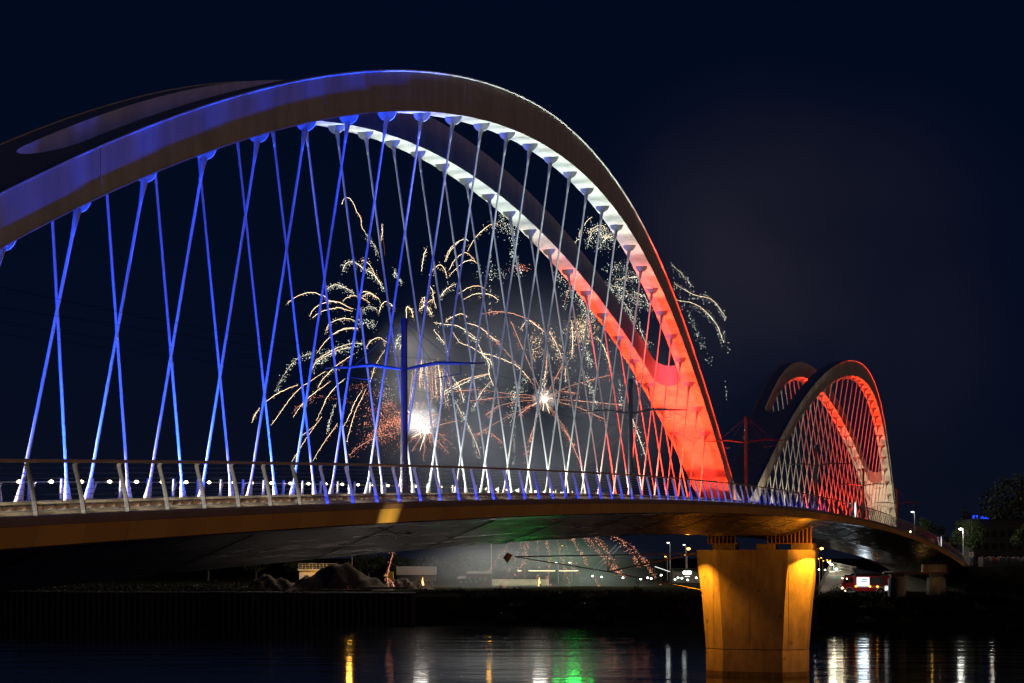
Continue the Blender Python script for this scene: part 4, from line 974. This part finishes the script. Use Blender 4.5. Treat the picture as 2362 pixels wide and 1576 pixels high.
def trail(burst, crop, pts, mat='gold', line=.055, dots=0, spread=6.0, jit=1.3, dot_mat=None, dot_r=.085, taper=True, off=0.0):
    """one crackling spark trail: a wavering glowing thread and the loose sparks it sheds"""
    line *= .30; dot_r *= .40; dots = int(dots*1.25); jit *= .36
    Pp = smooth_path([crop(*p) for p in pts], 9); n = len(Pp); Zc = FZ + fr.uniform(-14, 14) + off; sl = fr.uniform(-.06, .06)
    def world(p, dz=0): return at(p.x, p.y, Zc + (p.x - Pp[0].x)*sl + dz)
    th = MB()
    if line:
        W_ = [world(p + Vector((fr.gauss(0, jit), fr.gauss(0, jit), 0))) for p in Pp]
        rad = []
        for i in range(len(W_)):                            # swelling and tapering along its length
            f = math.sin(math.pi*min(1, (i+1)/(n+1)))**.5 if taper else 1
            rad.append(line*(.30 + .70*f)*fr.uniform(.85, 1.15))
        cut = [0] + sorted(fr.sample(range(2, max(3, n-2)), min(2, max(0, n//14)))) + [len(W_)-1] if n > 8 else [0, len(W_)-1]
        for a_, b_ in zip(cut[:-1], cut[1:]):
            if b_ - a_ >= 1: th.tube(W_[a_:b_+1], rad[a_:b_+1], 4, True)
    if th.v:
        o = link('spark_trail', th.mesh('spark_trail', M[mat], False, False), burst)
    sp = MB()
    for q in range(dots):
        p = Pp[fr.randrange(n)] + Vector((fr.gauss(0, spread*.7), fr.gauss(0, spread) + abs(fr.gauss(0, spread*.6)), 0))
        octa(sp, world(p, fr.uniform(-2, 2)), dot_r*fr.choice((.5,.6,.75,1.0,1.25)))
    if sp.v: link('loose_sparks', sp.mesh('loose_sparks', M[dot_mat or mat], False, False), burst)['kind'] = 'stuff'
def cluster(burst, crop, cx, cy, rx, ry, n, mat='green_white', r=.08):
    sp = MB(); Zc = FZ + fr.uniform(-10, 10); r *= .40; n = int(n*1.3)
    for q in range(n):
        x, y = crop(cx + fr.gauss(0, rx), cy + fr.gauss(0, ry)); octa(sp, at(x, y, Zc + fr.uniform(-6, 6)), r*fr.choice((.5,.65,.8,1.0,1.3)))
    link('loose_sparks', sp.mesh('loose_sparks', M[mat], False, False), burst)['kind'] = 'stuff'
def core(burst, x, y, r):
    p = at(x, y, FZ); mb = MB(); mb.blob(p, r, 10, 6); link('core', mb.mesh('core', M['core'], True), burst); return p
B1 = thing('firework_burst', 'large burst of drooping white-gold trails left of the first mast', 'firework', (0,0,0), 0, 'firework bursts over the far bank')
B2 = thing('firework_burst', 'orange burst with two glaring cores behind the tall blue mast', 'firework', (0,0,0), 0, 'firework bursts over the far bank')
B3 = thing('firework_burst', 'star-shaped orange burst with a single core in the middle of the bridge', 'firework', (0,0,0), 0, 'firework bursts over the far bank')
B4 = thing('firework_burst', 'crackling white burst behind the right leg of the large arch', 'firework', (0,0,0), 0, 'firework bursts over the far bank')
B5 = thing('firework_burst', 'shower of orange embers falling under the bridge deck', 'firework', (0,0,0), 0, 'firework bursts over the far bank')
T = trail
# --- burst 1 (left)
T(B1,C1,[(1050,195),(1080,130),(1130,125),(1180,190),(1215,270),(1255,340),(1265,430),(1305,495)],'gold',.085,14,3)
T(B1,C1,[(1310,510),(1370,590),(1400,640),(1445,735)],'gold',.03,70,4,dot_mat='green_white')
T(B1,C1,[(1480,400),(1482,500),(1470,580)],'gold',.07,26,3); T(B1,C1,[(1480,440),(1500,620),(1510,740)],'faint',.05)
T(B1,C1,[(1060,900),(1100,820),(1180,800),(1290,880),(1380,930),(1440,1000),(1500,1090)],'gold',.07,190,5,dot_mat='green_white')
T(B1,C1,[(1260,800),(1300,790),(1360,850),(1400,930),(1460,1040)],'gold',.075,40,5)
T(B1,C1,[(890,1100),(950,1055),(1030,1055),(1110,1090),(1185,1130)],'gold',.05,110,4,dot_mat='green_white')
T(B1,C1,[(470,1255),(510,1215),(600,1160),(720,1130),(860,1165),(910,1210),(1000,1240)],'gold',.085,26,3)
T(B1,C1,[(710,1390),(750,1310),(830,1255),(940,1225),(1040,1240),(1110,1280),(1180,1305)],'gold',.095,20,3)
T(B1,C1,[(740,1400),(830,1335),(920,1310),(1020,1290),(1090,1310),(1165,1330)],'gold',.085,20,4)
T(B1,C1,[(1060,1220),(1120,1180),(1200,1165),(1270,1190),(1355,1240)],'gold',.085,12,3)
T(B1,C1,[(1230,1155),(1290,1120),(1380,1145),(1460,1210)],'gold',.085,20,4)
T(B1,C1,[(1280,1180),(1320,1140),(1370,1150),(1420,1190)],'gold',.07,20,4)
T(B1,C1,[(1270,1340),(1310,1290),(1380,1285),(1440,1320)],'gold',.03,60,4,dot_mat='green_white')
T(B1,C1,[(1450,1340),(1480,1260),(1530,1225),(1590,1270),(1615,1330)],'gold',.085,40,4)
T(B1,C1,[(880,1540),(930,1455),(1030,1415),(1110,1405),(1190,1430)],'gold',.08,60,4)
T(B1,C1,[(1210,1440),(1300,1440),(1400,1460)],'gold',.0,110,5,dot_mat='green_white')
T(B1,C1,[(970,1568),(1060,1520),(1150,1505),(1225,1510)],'gold',.085,8,2)
T(B1,C1,[(1745,1440),(1740,1290),(1790,1310),(1815,1400)],'gold',.11,40,4)
T(B1,C1,[(1955,665),(1925,740),(1900,905)],'gold',.09,26,4)
T(B1,C1,[(1610,890),(1640,960),(1690,1020)],'gold',.03,70,4,dot_mat='green_white')
T(B1,C2,[(790,345),(850,260),(920,180),(1000,120),(1100,90),(1225,85)],'gold',.075,30,3)
T(B1,C2,[(740,510),(800,410),(900,345),(1000,290),(1150,245),(1280,240)],'gold',.07,170,6,dot_mat='green_white')
T(B1,C2,[(800,430),(900,370),(1020,310),(1160,280)],'gold',.06,110,5,dot_mat='green_white')
T(B1,C2,[(350,740),(430,590),(530,450),(640,380),(760,330)],'gold',.025,130,5,dot_mat='green_white')
T(B1,C2,[(100,1080),(130,1000),(180,930)],'gold',.075,22,2); T(B1,C2,[(215,890),(330,800),(450,735),(590,680)],'gold',.08,14,2)
T(B1,C2,[(310,1100),(340,1060),(440,920),(520,810),(620,710),(740,630),(880,535)],'gold',.075,22,2)
T(B1,C2,[(535,1030),(600,930),(660,860),(760,770),(860,700),(930,640)],'gold',.075,22,2)
T(B1,C2,[(800,710),(860,610),(950,520),(1050,440),(1190,350)],'gold',.085,60,5)
T(B1,C2,[(780,1070),(850,920),(900,810),(1000,690),(1085,620)],'gold',.075,22,2)
T(B1,C2,[(515,1520),(600,1370),(720,1190),(840,1020)],'gold',.06,30,2); T(B1,C2,[(745,1490),(850,1320),(940,1190),(1010,1090)],'gold',.065,16,2)
T(B1,C2,[(1105,1290),(1150,1120),(1200,960),(1260,840),(1310,730)],'gold',.07,16,2); T(B1,C2,[(1060,1150),(1150,980),(1190,870),(1270,740)],'gold',.07,10,2)
T(B1,C2,[(900,1180),(930,1040),(980,890)],'gold',.03,70,3,dot_mat='green_white'); T(B1,C2,[(610,1240),(670,1190),(760,1120)],'gold',.05,10,2)
T(B1,C2,[(1310,300),(1360,220),(1450,180),(1530,230)],'gold',.08,40,4); T(B1,C2,[(1350,670),(1390,540),(1430,440),(1510,310)],'gold',.075,26,3)
T(B1,C2,[(1620,300),(1650,200),(1720,130)],'gold',.05,90,5,dot_mat='green_white'); T(B1,C2,[(1670,310),(1700,200),(1715,160)],'gold',.085,10,2)
T(B1,C1,[(1980,950),(2030,880),(2100,835),(2150,890),(2170,960)],'gold',.075,40,4); T(B1,C1,[(2160,800),(2200,700),(2250,640),(2300,590)],'gold',.075,6,2)
T(B1,C1,[(2100,1180),(2150,1110),(2260,1040)],'gold',.075,60,4,dot_mat='green_white'); T(B1,C1,[(1880,1310),(1940,1260),(2030,1190)],'gold',.10,50,4)
T(B1,C1,[(1960,1280),(1985,1320),(2010,1370)],'gold',.11,70,5); T(B1,C1,[(1890,1240),(1930,1180),(1925,1280)],'gold',.07,50,4); T(B1,C1,[(1980,1040),(2020,1120),(2030,1200),(2060,1300)],'gold',.08,30,4)
# --- burst 1, right-hand trails above the cores
T(B1,C3,[(120,800),(160,690),(230,610),(330,560),(370,580)],'gold',.08,10,3); T(B1,C3,[(165,890),(230,780),(340,705),(440,790)],'gold',.08,20,3)
T(B1,C3,[(170,950),(290,830),(390,785),(465,820)],'gold',.08,10,3); T(B1,C3,[(360,690),(430,570),(500,490),(600,410),(680,400)],'gold',.075,50,4)
T(B1,C3,[(265,1145),(370,1080),(480,1060),(570,1105)],'gold',.08,16,3); T(B1,C3,[(315,1205),(430,1150),(530,1140),(620,1160),(700,1215)],'gold',.085,26,4)
T(B1,C3,[(130,1430),(200,1390),(290,1355),(360,1385)],'gold',.09,40,4); T(B1,C3,[(500,1360),(650,1335),(800,1345),(920,1380),(1040,1430),(1200,1560)],'ember',.065,30,3)
T(B1,C3,[(690,350),(750,335),(830,380),(870,450)],'gold',.0,90,9,dot_mat='green_white'); T(B1,C3,[(640,440),(740,400),(830,500),(860,600)],'gold',.0,120,9,dot_mat='green_white'); T(B1,C3,[(830,680),(870,760),(950,950)],'gold',.0,80,6,dot_mat='green_white')
cluster(B1,C3,650,930,120,60,70); cluster(B1,C3,930,870,45,25,60,'ember',.10); T(B1,C3,[(610,740),(610,880),(605,1060),(610,1300)],'gold',0,40,3,dot_mat='green_white'); cluster(B1,C3,630,1340,40,18,30,'ember',.10)
# --- burst 2 (two cores)
p2a = core(B2, 965.5, 973, .62); p2b = core(B2, 982.8, 994, .5); p3 = None
for i in range(26):                                         # curtain of falling threads over the cores
    x = fr.uniform(1790, 2170); y0 = fr.uniform(380, 560); L = fr.uniform(150, 430); d = (x-1950)*fr.uniform(.1,.35)
    T(B2,C2,[(x,y0),(x+d*.3+fr.uniform(-12,12),y0+L*.35),(x+d*.7+fr.uniform(-12,12),y0+L*.7),(x+d,y0+L)], fr.choice(('gold','gold','ember','ray')), fr.uniform(.035,.07), fr.randint(8,34), 4, 1.6, dot_mat=fr.choice(('green_white','ember','gold')))
for i in range(30):                                         # radial rays of the two cores
    a = fr.uniform(0, 6.28); L = fr.uniform(60, 330); cx, cy = ((1870,1075),(1950,1170))[i % 2]
    ex, ey = cx+math.cos(a)*L, cy+math.sin(a)*L*.8; T(B2,C2,[(cx,cy),((cx+ex)/2,(cy+ey)/2-12),(ex,ey+14)],'ray',fr.uniform(.03,.065),int(L/16),4,.5,dot_mat='ember')
for i in range(70):                                         # bright short streaks crowding round each core
    a = fr.uniform(0, 6.28); L = fr.expovariate(1/45) + 14; cx, cy, cr = ((1870,1075,C2),(1950,1170,C2),(1180,835,C4))[i % 3]
    T(B2 if i % 3 < 2 else B3, cr, [(cx,cy),(cx+math.cos(a)*L*.5,cy+math.sin(a)*L*.5-2),(cx+math.cos(a)*L,cy+math.sin(a)*L)],'gold',fr.uniform(.06,.16),0,0,.25)
for ex, ey in ((1800,1390),(1920,1490),(2010,1330),(2200,1420),(1780,1260),(1810,1170),(2300,1060),(2110,1000)):
    T(B2,C2,[(1950,1170),((1950+ex)/2,(1170+ey)/2-14),(ex,ey)],'ray',.07,22,4,.5,dot_mat='ember')
for i in range(34):                                         # ember fans to the left
    a = math.pi + fr.gauss(0, .42); L = fr.uniform(150, 620); ex, ey = 1870+math.cos(a)*L, 1075+math.sin(a)*L*.75+L*.12
    mx_, my_ = 1870+math.cos(a)*L*.6, 1075+math.sin(a)*L*.5-30
    T(B2,C2,[(mx_,my_),((mx_+ex)/2,(my_+ey)/2-6),(ex,ey)],'faint',.03,fr.randint(22,42),6,dot_mat='ember',dot_r=.095)
T(B2,C2,[(1130,700),(1230,680),(1330,700),(1450,760),(1600,850)],'faint',.05,80,8,dot_mat='ember'); T(B2,C2,[(680,860),(780,820),(900,820),(1000,830),(1160,865)],'faint',.04,40,6,dot_mat='ember'); T(B2,C2,[(540,960),(610,900),(700,860)],'ember',.04,28,6)
T(B2,C2,[(1130,1440),(1200,1370),(1320,1290),(1460,1230),(1700,1180)],'ember',.05,90,7); cluster(B2,C2,1500,1130,180,110,190,'ember',.095); cluster(B2,C2,2130,1230,90,110,90,'ember',.09); cluster(B2,C2,1350,900,190,110,80,'ember',.09); cluster(B2,C2,1500,780,60,90,80)
# --- burst 3 (single core)
p3 = core(B3, 1255.9, 921, .5)
for P_ in ([(1180,835),(1130,730),(950,300),(820,0)],[(1180,835),(1000,600),(700,250),(560,130)],[(1180,835),(1190,600),(1210,350)],[(1180,835),(1280,640),(1390,440)],[(1180,835),(1300,760),(1500,680),(1900,570)],[(1180,835),(1280,790),(1380,755),(1550,775)],
           [(1180,835),(1500,850),(2050,900)],[(1180,835),(1380,880),(1560,930),(1840,1060)],[(1180,835),(1340,1060),(1450,1250),(1560,1520)],[(1180,835),(1300,1040),(1400,1180),(1500,1340)],[(1180,835),(1110,1000),(1050,1180),(1020,1280)],
           [(1180,835),(1040,900),(900,1010)],[(1180,835),(1000,920),(820,1000),(560,1150),(440,1220)],[(1180,835),(900,860),(690,910),(560,1000)],[(1180,835),(950,815),(720,815),(380,855)],[(1180,835),(1000,790),(830,780),(480,735),(220,750)]):
    T(B3,C4,P_,'ray',.06,44,4,.5,dot_mat='ember')
    T(B3,C4,[P_[-2],tuple((a+b)/2 for a, b in zip(P_[-2],P_[-1])),P_[-1]],'ember',.035,34,5)
for P_ in ([(0,20),(130,40),(240,50),(340,100),(450,180)],[(350,25),(480,60),(590,150),(700,230)],[(330,110),(420,190),(490,210)],[(200,110),(280,230),(380,270),(500,340),(620,370),(760,420),(870,470),(950,540),(1020,620)],[(540,370),(590,460),(590,560),(640,700)],
           [(90,770),(200,700),(300,640),(420,600),(590,560)],[(100,800),(220,720),(330,660),(450,610),(590,570)],[(0,100),(60,170),(120,250),(150,330)],[(480,250),(530,370),(600,420),(640,520)]):
    T(B3,C4,P_,'gold',.08,40,4,dot_mat='green_white')
T(B3,C4,[(220,840),(300,990),(350,1080),(450,1300),(500,1450)],'gold',.05,120,6,dot_mat='green_white'); T(B3,C4,[(200,600),(280,720),(320,860)],'gold',.05,60,4,dot_mat='green_white'); T(B3,C4,[(420,950),(500,780),(600,650)],'gold',.05,70,5,dot_mat='green_white')
T(B3,C4,[(920,90),(1000,0),(1080,40),(1190,130)],'gold',.075,50,4); T(B3,C4,[(1220,100),(1300,240),(1370,400)],'gold',.05,170,9); T(B3,C4,[(1050,400),(1080,320),(1160,300)],'gold',.0,90,7); T(B3,C4,[(1030,240),(1090,170),(1150,210)],'gold',.0,80,7)
T(B3,C4,[(840,780),(900,700),(1000,600)],'gold',0,110,9,dot_mat='green_white'); T(B3,C4,[(900,700),(850,850),(820,1060)],'gold',0,110,9,dot_mat='green_white'); T(B3,C4,[(870,1080),(860,1300),(850,1540)],'gold',0,36,3,dot_mat='green_white'); T(B3,C4,[(1210,340),(1190,560),(1150,700)],'gold',.03,120,7,dot_mat='green_white')
T(B3,C4,[(1640,1420),(1800,1250),(1980,1090)],'faint',.06); T(B3,C4,[(1620,1550),(2000,1230),(2250,1100)],'faint',.06); cluster(B3,C4,990,1390,20,50,40,'ember',.10); T(B3,C4,[(540,1160),(640,1220),(750,1310)],'ember',.05,40,6); cluster(B3,C4,1400,600,220,200,110)
# --- burst 4 (right)
for P_, dn in (([(1690,325),(1640,360),(1600,420)],6),([(1560,460),(1545,540)],6),([(1490,630),(1530,570),(1560,565)],6),([(1640,500),(1720,430),(1800,420),(1830,480)],60),([(1640,620),(1690,480),(1760,470),(1800,540),(1900,500)],120),([(1800,590),(1860,540),(1920,540)],70)):
    T(B4,C3,P_,'gold',.06,dn,5,dot_mat='green_white')
cluster(B4,C3,1770,560,100,70,150); cluster(B4,C3,2000,870,100,45,120); T(B4,C3,[(1930,990),(2050,980),(2150,960),(2200,1000)],'gold',.04,110,6,dot_mat='green_white')
T(B4,C3,[(1850,1060),(1950,1070),(2050,1120),(2200,1250)],'gold',.03,200,9,dot_mat='green_white'); T(B4,C3,[(1950,1150),(2050,1270),(2150,1450)],'gold',.03,180,10,dot_mat='green_white'); T(B4,C3,[(2120,1120),(2250,1180),(2300,1300)],'gold',.03,110,8,dot_mat='green_white')
T(B4,C3,[(1310,880),(1350,950),(1400,1000)],'gold',0,60,7,dot_mat='green_white'); T(B4,C3,[(1390,1270),(1430,1120),(1500,1080),(1560,1180)],'ember',.04,110,7,dot_mat='green_white'); T(B4,C3,[(1560,1180),(1620,1300),(1740,1380)],'gold',.03,160,10,dot_mat='green_white'); cluster(B4,C3,1590,1480,80,70,240,'gold',.085)
T(B4,C4,[(1470,0),(1480,200),(1470,400)],'gold',.08,70,5); cluster(B4,C4,1580,140,75,65,300,'gold',.085); T(B4,C4,[(1600,250),(1640,360),(1680,470)],'gold',.02,80,6,dot_mat='green_white'); T(B4,C4,[(1740,170),(1810,280),(1860,420),(1890,570)],'gold',.075,50,5)
T(B4,C4,[(2000,350),(2080,400),(2130,500),(2170,650)],'gold',.02,90,5,dot_mat='green_white'); T(B4,C4,[(1600,560),(1680,720),(1730,900)],'gold',.02,100,6,dot_mat='green_white'); T(B4,C4,[(2090,980),(2140,1110),(2190,1250),(2260,1450)],'gold',.075,70,6,dot_mat='green_white'); T(B4,C4,[(2180,20),(2230,180),(2290,260)],'gold',.03,70,6,dot_mat='green_white')
T(B4,C4,[(1410,500),(1400,560),(1410,650)],'gold',.06,16,4); T(B4,C4,[(1980,600),(1990,780),(1985,900)],'gold',0,50,4,dot_mat='green_white')
T(B4,C0,[(1548,608),(1580,640),(1597,662)],'gold',.02,40,5,dot_mat='green_white'); T(B4,C0,[(1556,655),(1600,680),(1640,690),(1662,716),(1676,735)],'gold',.05,110,5,dot_mat='green_white'); T(B4,C0,[(1558,692),(1610,705),(1650,745),(1670,790)],'gold',.05,110,6,dot_mat='green_white'); T(B4,C0,[(1590,720),(1610,770),(1640,835)],'gold',.0,70,6,dot_mat='green_white'); T(B4,C0,[(1665,760),(1680,800)],'gold',0,12,3,dot_mat='green_white'); T(B4,C0,[(1674,880),(1677,920)],'gold',0,9,2,dot_mat='green_white')
# --- burst 5 (embers under the deck)
for P_, dn in (([(1178,1245),(1140,1300),(1108,1352)],60),([(1205,1245),(1180,1310),(1140,1355)],45),([(1220,1245),(1205,1300),(1160,1358)],50),([(1240,1240),(1243,1300),(1240,1352)],60),([(1262,1240),(1268,1290),(1262,1345)],80),([(1283,1240),(1300,1300),(1315,1358)],60),([(1300,1240),(1320,1300),(1345,1332)],30),([(1315,1236),(1340,1275),(1358,1305)],60),
             ([(1348,1236),(1385,1275),(1415,1310),(1442,1328)],150),([(1370,1234),(1400,1270),(1430,1320)],110),([(1405,1232),(1450,1255),(1485,1290),(1512,1330)],110),([(1420,1236),(1460,1280),(1472,1305)],60),([(1264,1345),(1272,1370),(1268,1402)],36),([(1248,1376),(1252,1388)],12),([(1375,1336),(1385,1360)],18),([(1522,1350),(1526,1362)],6),([(1208,1240),(1212,1290),(1205,1350)],40)):
    T(B5,C0,P_,'faint',.05,dn,4,.8,dot_mat='ember',dot_r=.10,off=-8)
T(B5,C0,[(908,1270),(900,1300),(893,1330),(897,1350)],'ember',.05,50,4,1.0,off=-30); T(B5,C0,[(895,1335),(905,1345),(908,1352)],'ember',.04,14,2,off=-30)
# ground flames; the bright fountains are unseen, added behind the deck for water reflections
M['flame'] = glow('flame_orange', (1,.50,.16), 4.5)
M['jet_white'] = glow('white_jet', (1,.92,.82), 7); M['jet_green'] = glow('green_jet', (.01,1,.06), 12)
for x, lab in ((975,'small orange ground flame right of the white trailer'), (1244,'small orange ground flame under the falling embers')):
    g = local('ground_flame', lab, 'flame', x, 383); h = 1.9
    mb = MB(); mb.loft([[(r_*math.cos(q*1.047)+.05*math.sin(z*4), r_*math.sin(q*1.047), z) for q in range(6)] for r_, z in ((.14,0),(.24,.25),(.20,.6),(.11,1.1),(.05,1.6),(.01,h))]); part(mb, 'flame', M['flame'], g)
    mb = MB(); mb.lathe((0,0,-.1), [(.16,0),(.16,.12),(.1,.14)], 8); part(mb, 'mortar_tube', M['steel_dark'], g)
    light('POINT', g.location + Vector((0,0,1)) - FW*.8, 90, (1,.55,.25), size=.3)
for x, w, y0, y1, mt, lab, pw, lc in ((972, 1.2, 1168, 1212, 'jet_white', 'unseen white spark fountain added behind the deck at the left flame', 600, (1,.93,.85)), (1246, 1.2, 1166, 1208, 'jet_white', 'unseen white spark fountain added behind the deck at the middle flame', 600, (1,.90,.80)), (1322, 3.8, 1166, 1206, 'jet_green', 'unseen green spark fountain added behind the deck right of the embers', 2600, (.02,1,.08))):
    g = local('unseen_fountain', lab, 'firework', x, 382); z0, z1 = at(x, y1, 382).z - GZ, at(x, y0, 382).z - GZ; mb = MB()
    for q in range(60):
        a = fr.uniform(-1, 1); zb_ = fr.uniform(z0, z1-.5); mb.tube([(a*w, fr.uniform(-1,1), zb_), (a*w*1.15, fr.uniform(-1,1), zb_+fr.uniform(.4,1.2))], .12, 3)
    part(mb, 'spark_jet', M[mt], g); mb = MB(); mb.lathe((0,0,-.1), [(.2,0),(.2,.7),(.14,.72)], 8); part(mb, 'mortar_tube', M['steel_dark'], g)
    light('POINT', g.location + Vector((0,0,(z0+z1)/2)) - FW*2.2, pw, lc, size=1.6)
for p, e_ in ((p2a, 30000), (p2b, 14000), (p3, 22000), (at(880,800,FZ), 9000), (at(1080,760,FZ), 12000), (at(1320,800,FZ), 16000), (at(1240,1080,FZ+6), 9000), (at(1620,760,FZ+20), 14000)): light('POINT', p - FW*1.2, e_, (1,.86,.74), size=.8)

# ------------------------------------------------------------------ drifting powder smoke
def smoke_mat(name, dens, scale, seed, tint=(.74,.82,.94)):
    m = bpy.data.materials.new(name); m.use_nodes = True; t = m.node_tree; t.nodes.clear(); n, l = t.nodes, t.links
    o = n.new('ShaderNodeOutputMaterial'); pv = n.new('ShaderNodeVolumePrincipled'); pv.inputs['Color'].default_value = (*tint, 1); pv.inputs['Anisotropy'].default_value = .25
    tc = n.new('ShaderNodeTexCoord'); nz = n.new('ShaderNodeTexNoise'); nz.inputs['Scale'].default_value = scale; nz.inputs['Detail'].default_value = 3; nz.noise_dimensions = '4D'; nz.inputs['W'].default_value = seed
    l.new(tc.outputs['Object'], nz.inputs['Vector'])
    ln_ = n.new('ShaderNodeVectorMath'); ln_.operation = 'LENGTH'
    l.new(tc.outputs['Object'], ln_.inputs[0])
    fo = n.new('ShaderNodeMapRange'); fo.inputs['From Min'].default_value = 1.0; fo.inputs['From Max'].default_value = .15; fo.interpolation_type = 'SMOOTHSTEP'; l.new(ln_.outputs['Value'], fo.inputs['Value'])
    nr = n.new('ShaderNodeMapRange'); nr.inputs['From Min'].default_value = .36; nr.inputs['From Max'].default_value = .72; l.new(nz.outputs['Fac'], nr.inputs['Value'])
    mu = n.new('ShaderNodeMath'); mu.operation = 'MULTIPLY'; l.new(fo.outputs[0], mu.inputs[0]); l.new(nr.outputs[0], mu.inputs[1])
    m2 = n.new('ShaderNodeMath'); m2.operation = 'MULTIPLY'; m2.inputs[1].default_value = dens; l.new(mu.outputs[0], m2.inputs[0]); l.new(m2.outputs[0], pv.inputs['Density'])
    l.new(pv.outputs[0], o.inputs['Volume']); return m
def smoke(label, x, y, Z, rx, ry, rz, dens, scale, seed, tint=(.74,.82,.94)):
    mb = MB(); mb.blob((0,0,0), 1.0, 16, 10); me = mb.mesh('smoke', smoke_mat('powder_smoke', dens, scale, seed, tint), True)
    o = link('smoke', me, None, at(x, y, Z), (0,0,RZ)); o.scale = (rx, ry, rz); tag(o, label, 'smoke', kind='stuff'); return o
smoke('grey powder smoke drifting round the bursts', 1190, 960, 404, 40, 13, 36, .060, 1.5, 1.0, (.64,.76,.98))
smoke('pale powder smoke drifting low over the launching ground', 1235, 1325, 376, 30, 13, 9.5, .075, 1.8, 7.0)
smoke('bright smoke puff above the twin burst cores', 955, 850, 394, 11, 6, 13, .12, 1.6, 3.0)
smoke('glowing smoke ball round the twin burst cores', 968, 968, 388, 5.0, 3.5, 5.0, .22, 1.2, 5.0)
smoke('glowing smoke ball round the single burst core', 1256, 921, 388, 3.2, 2.6, 3.2, .16, 1.2, 6.0)
smoke('thin smoke veil drifting high to the right of the large arch', 1860, 640, 450, 68, 26, 62, .032, 1.2, 11.0, (.56,.60,1.0))
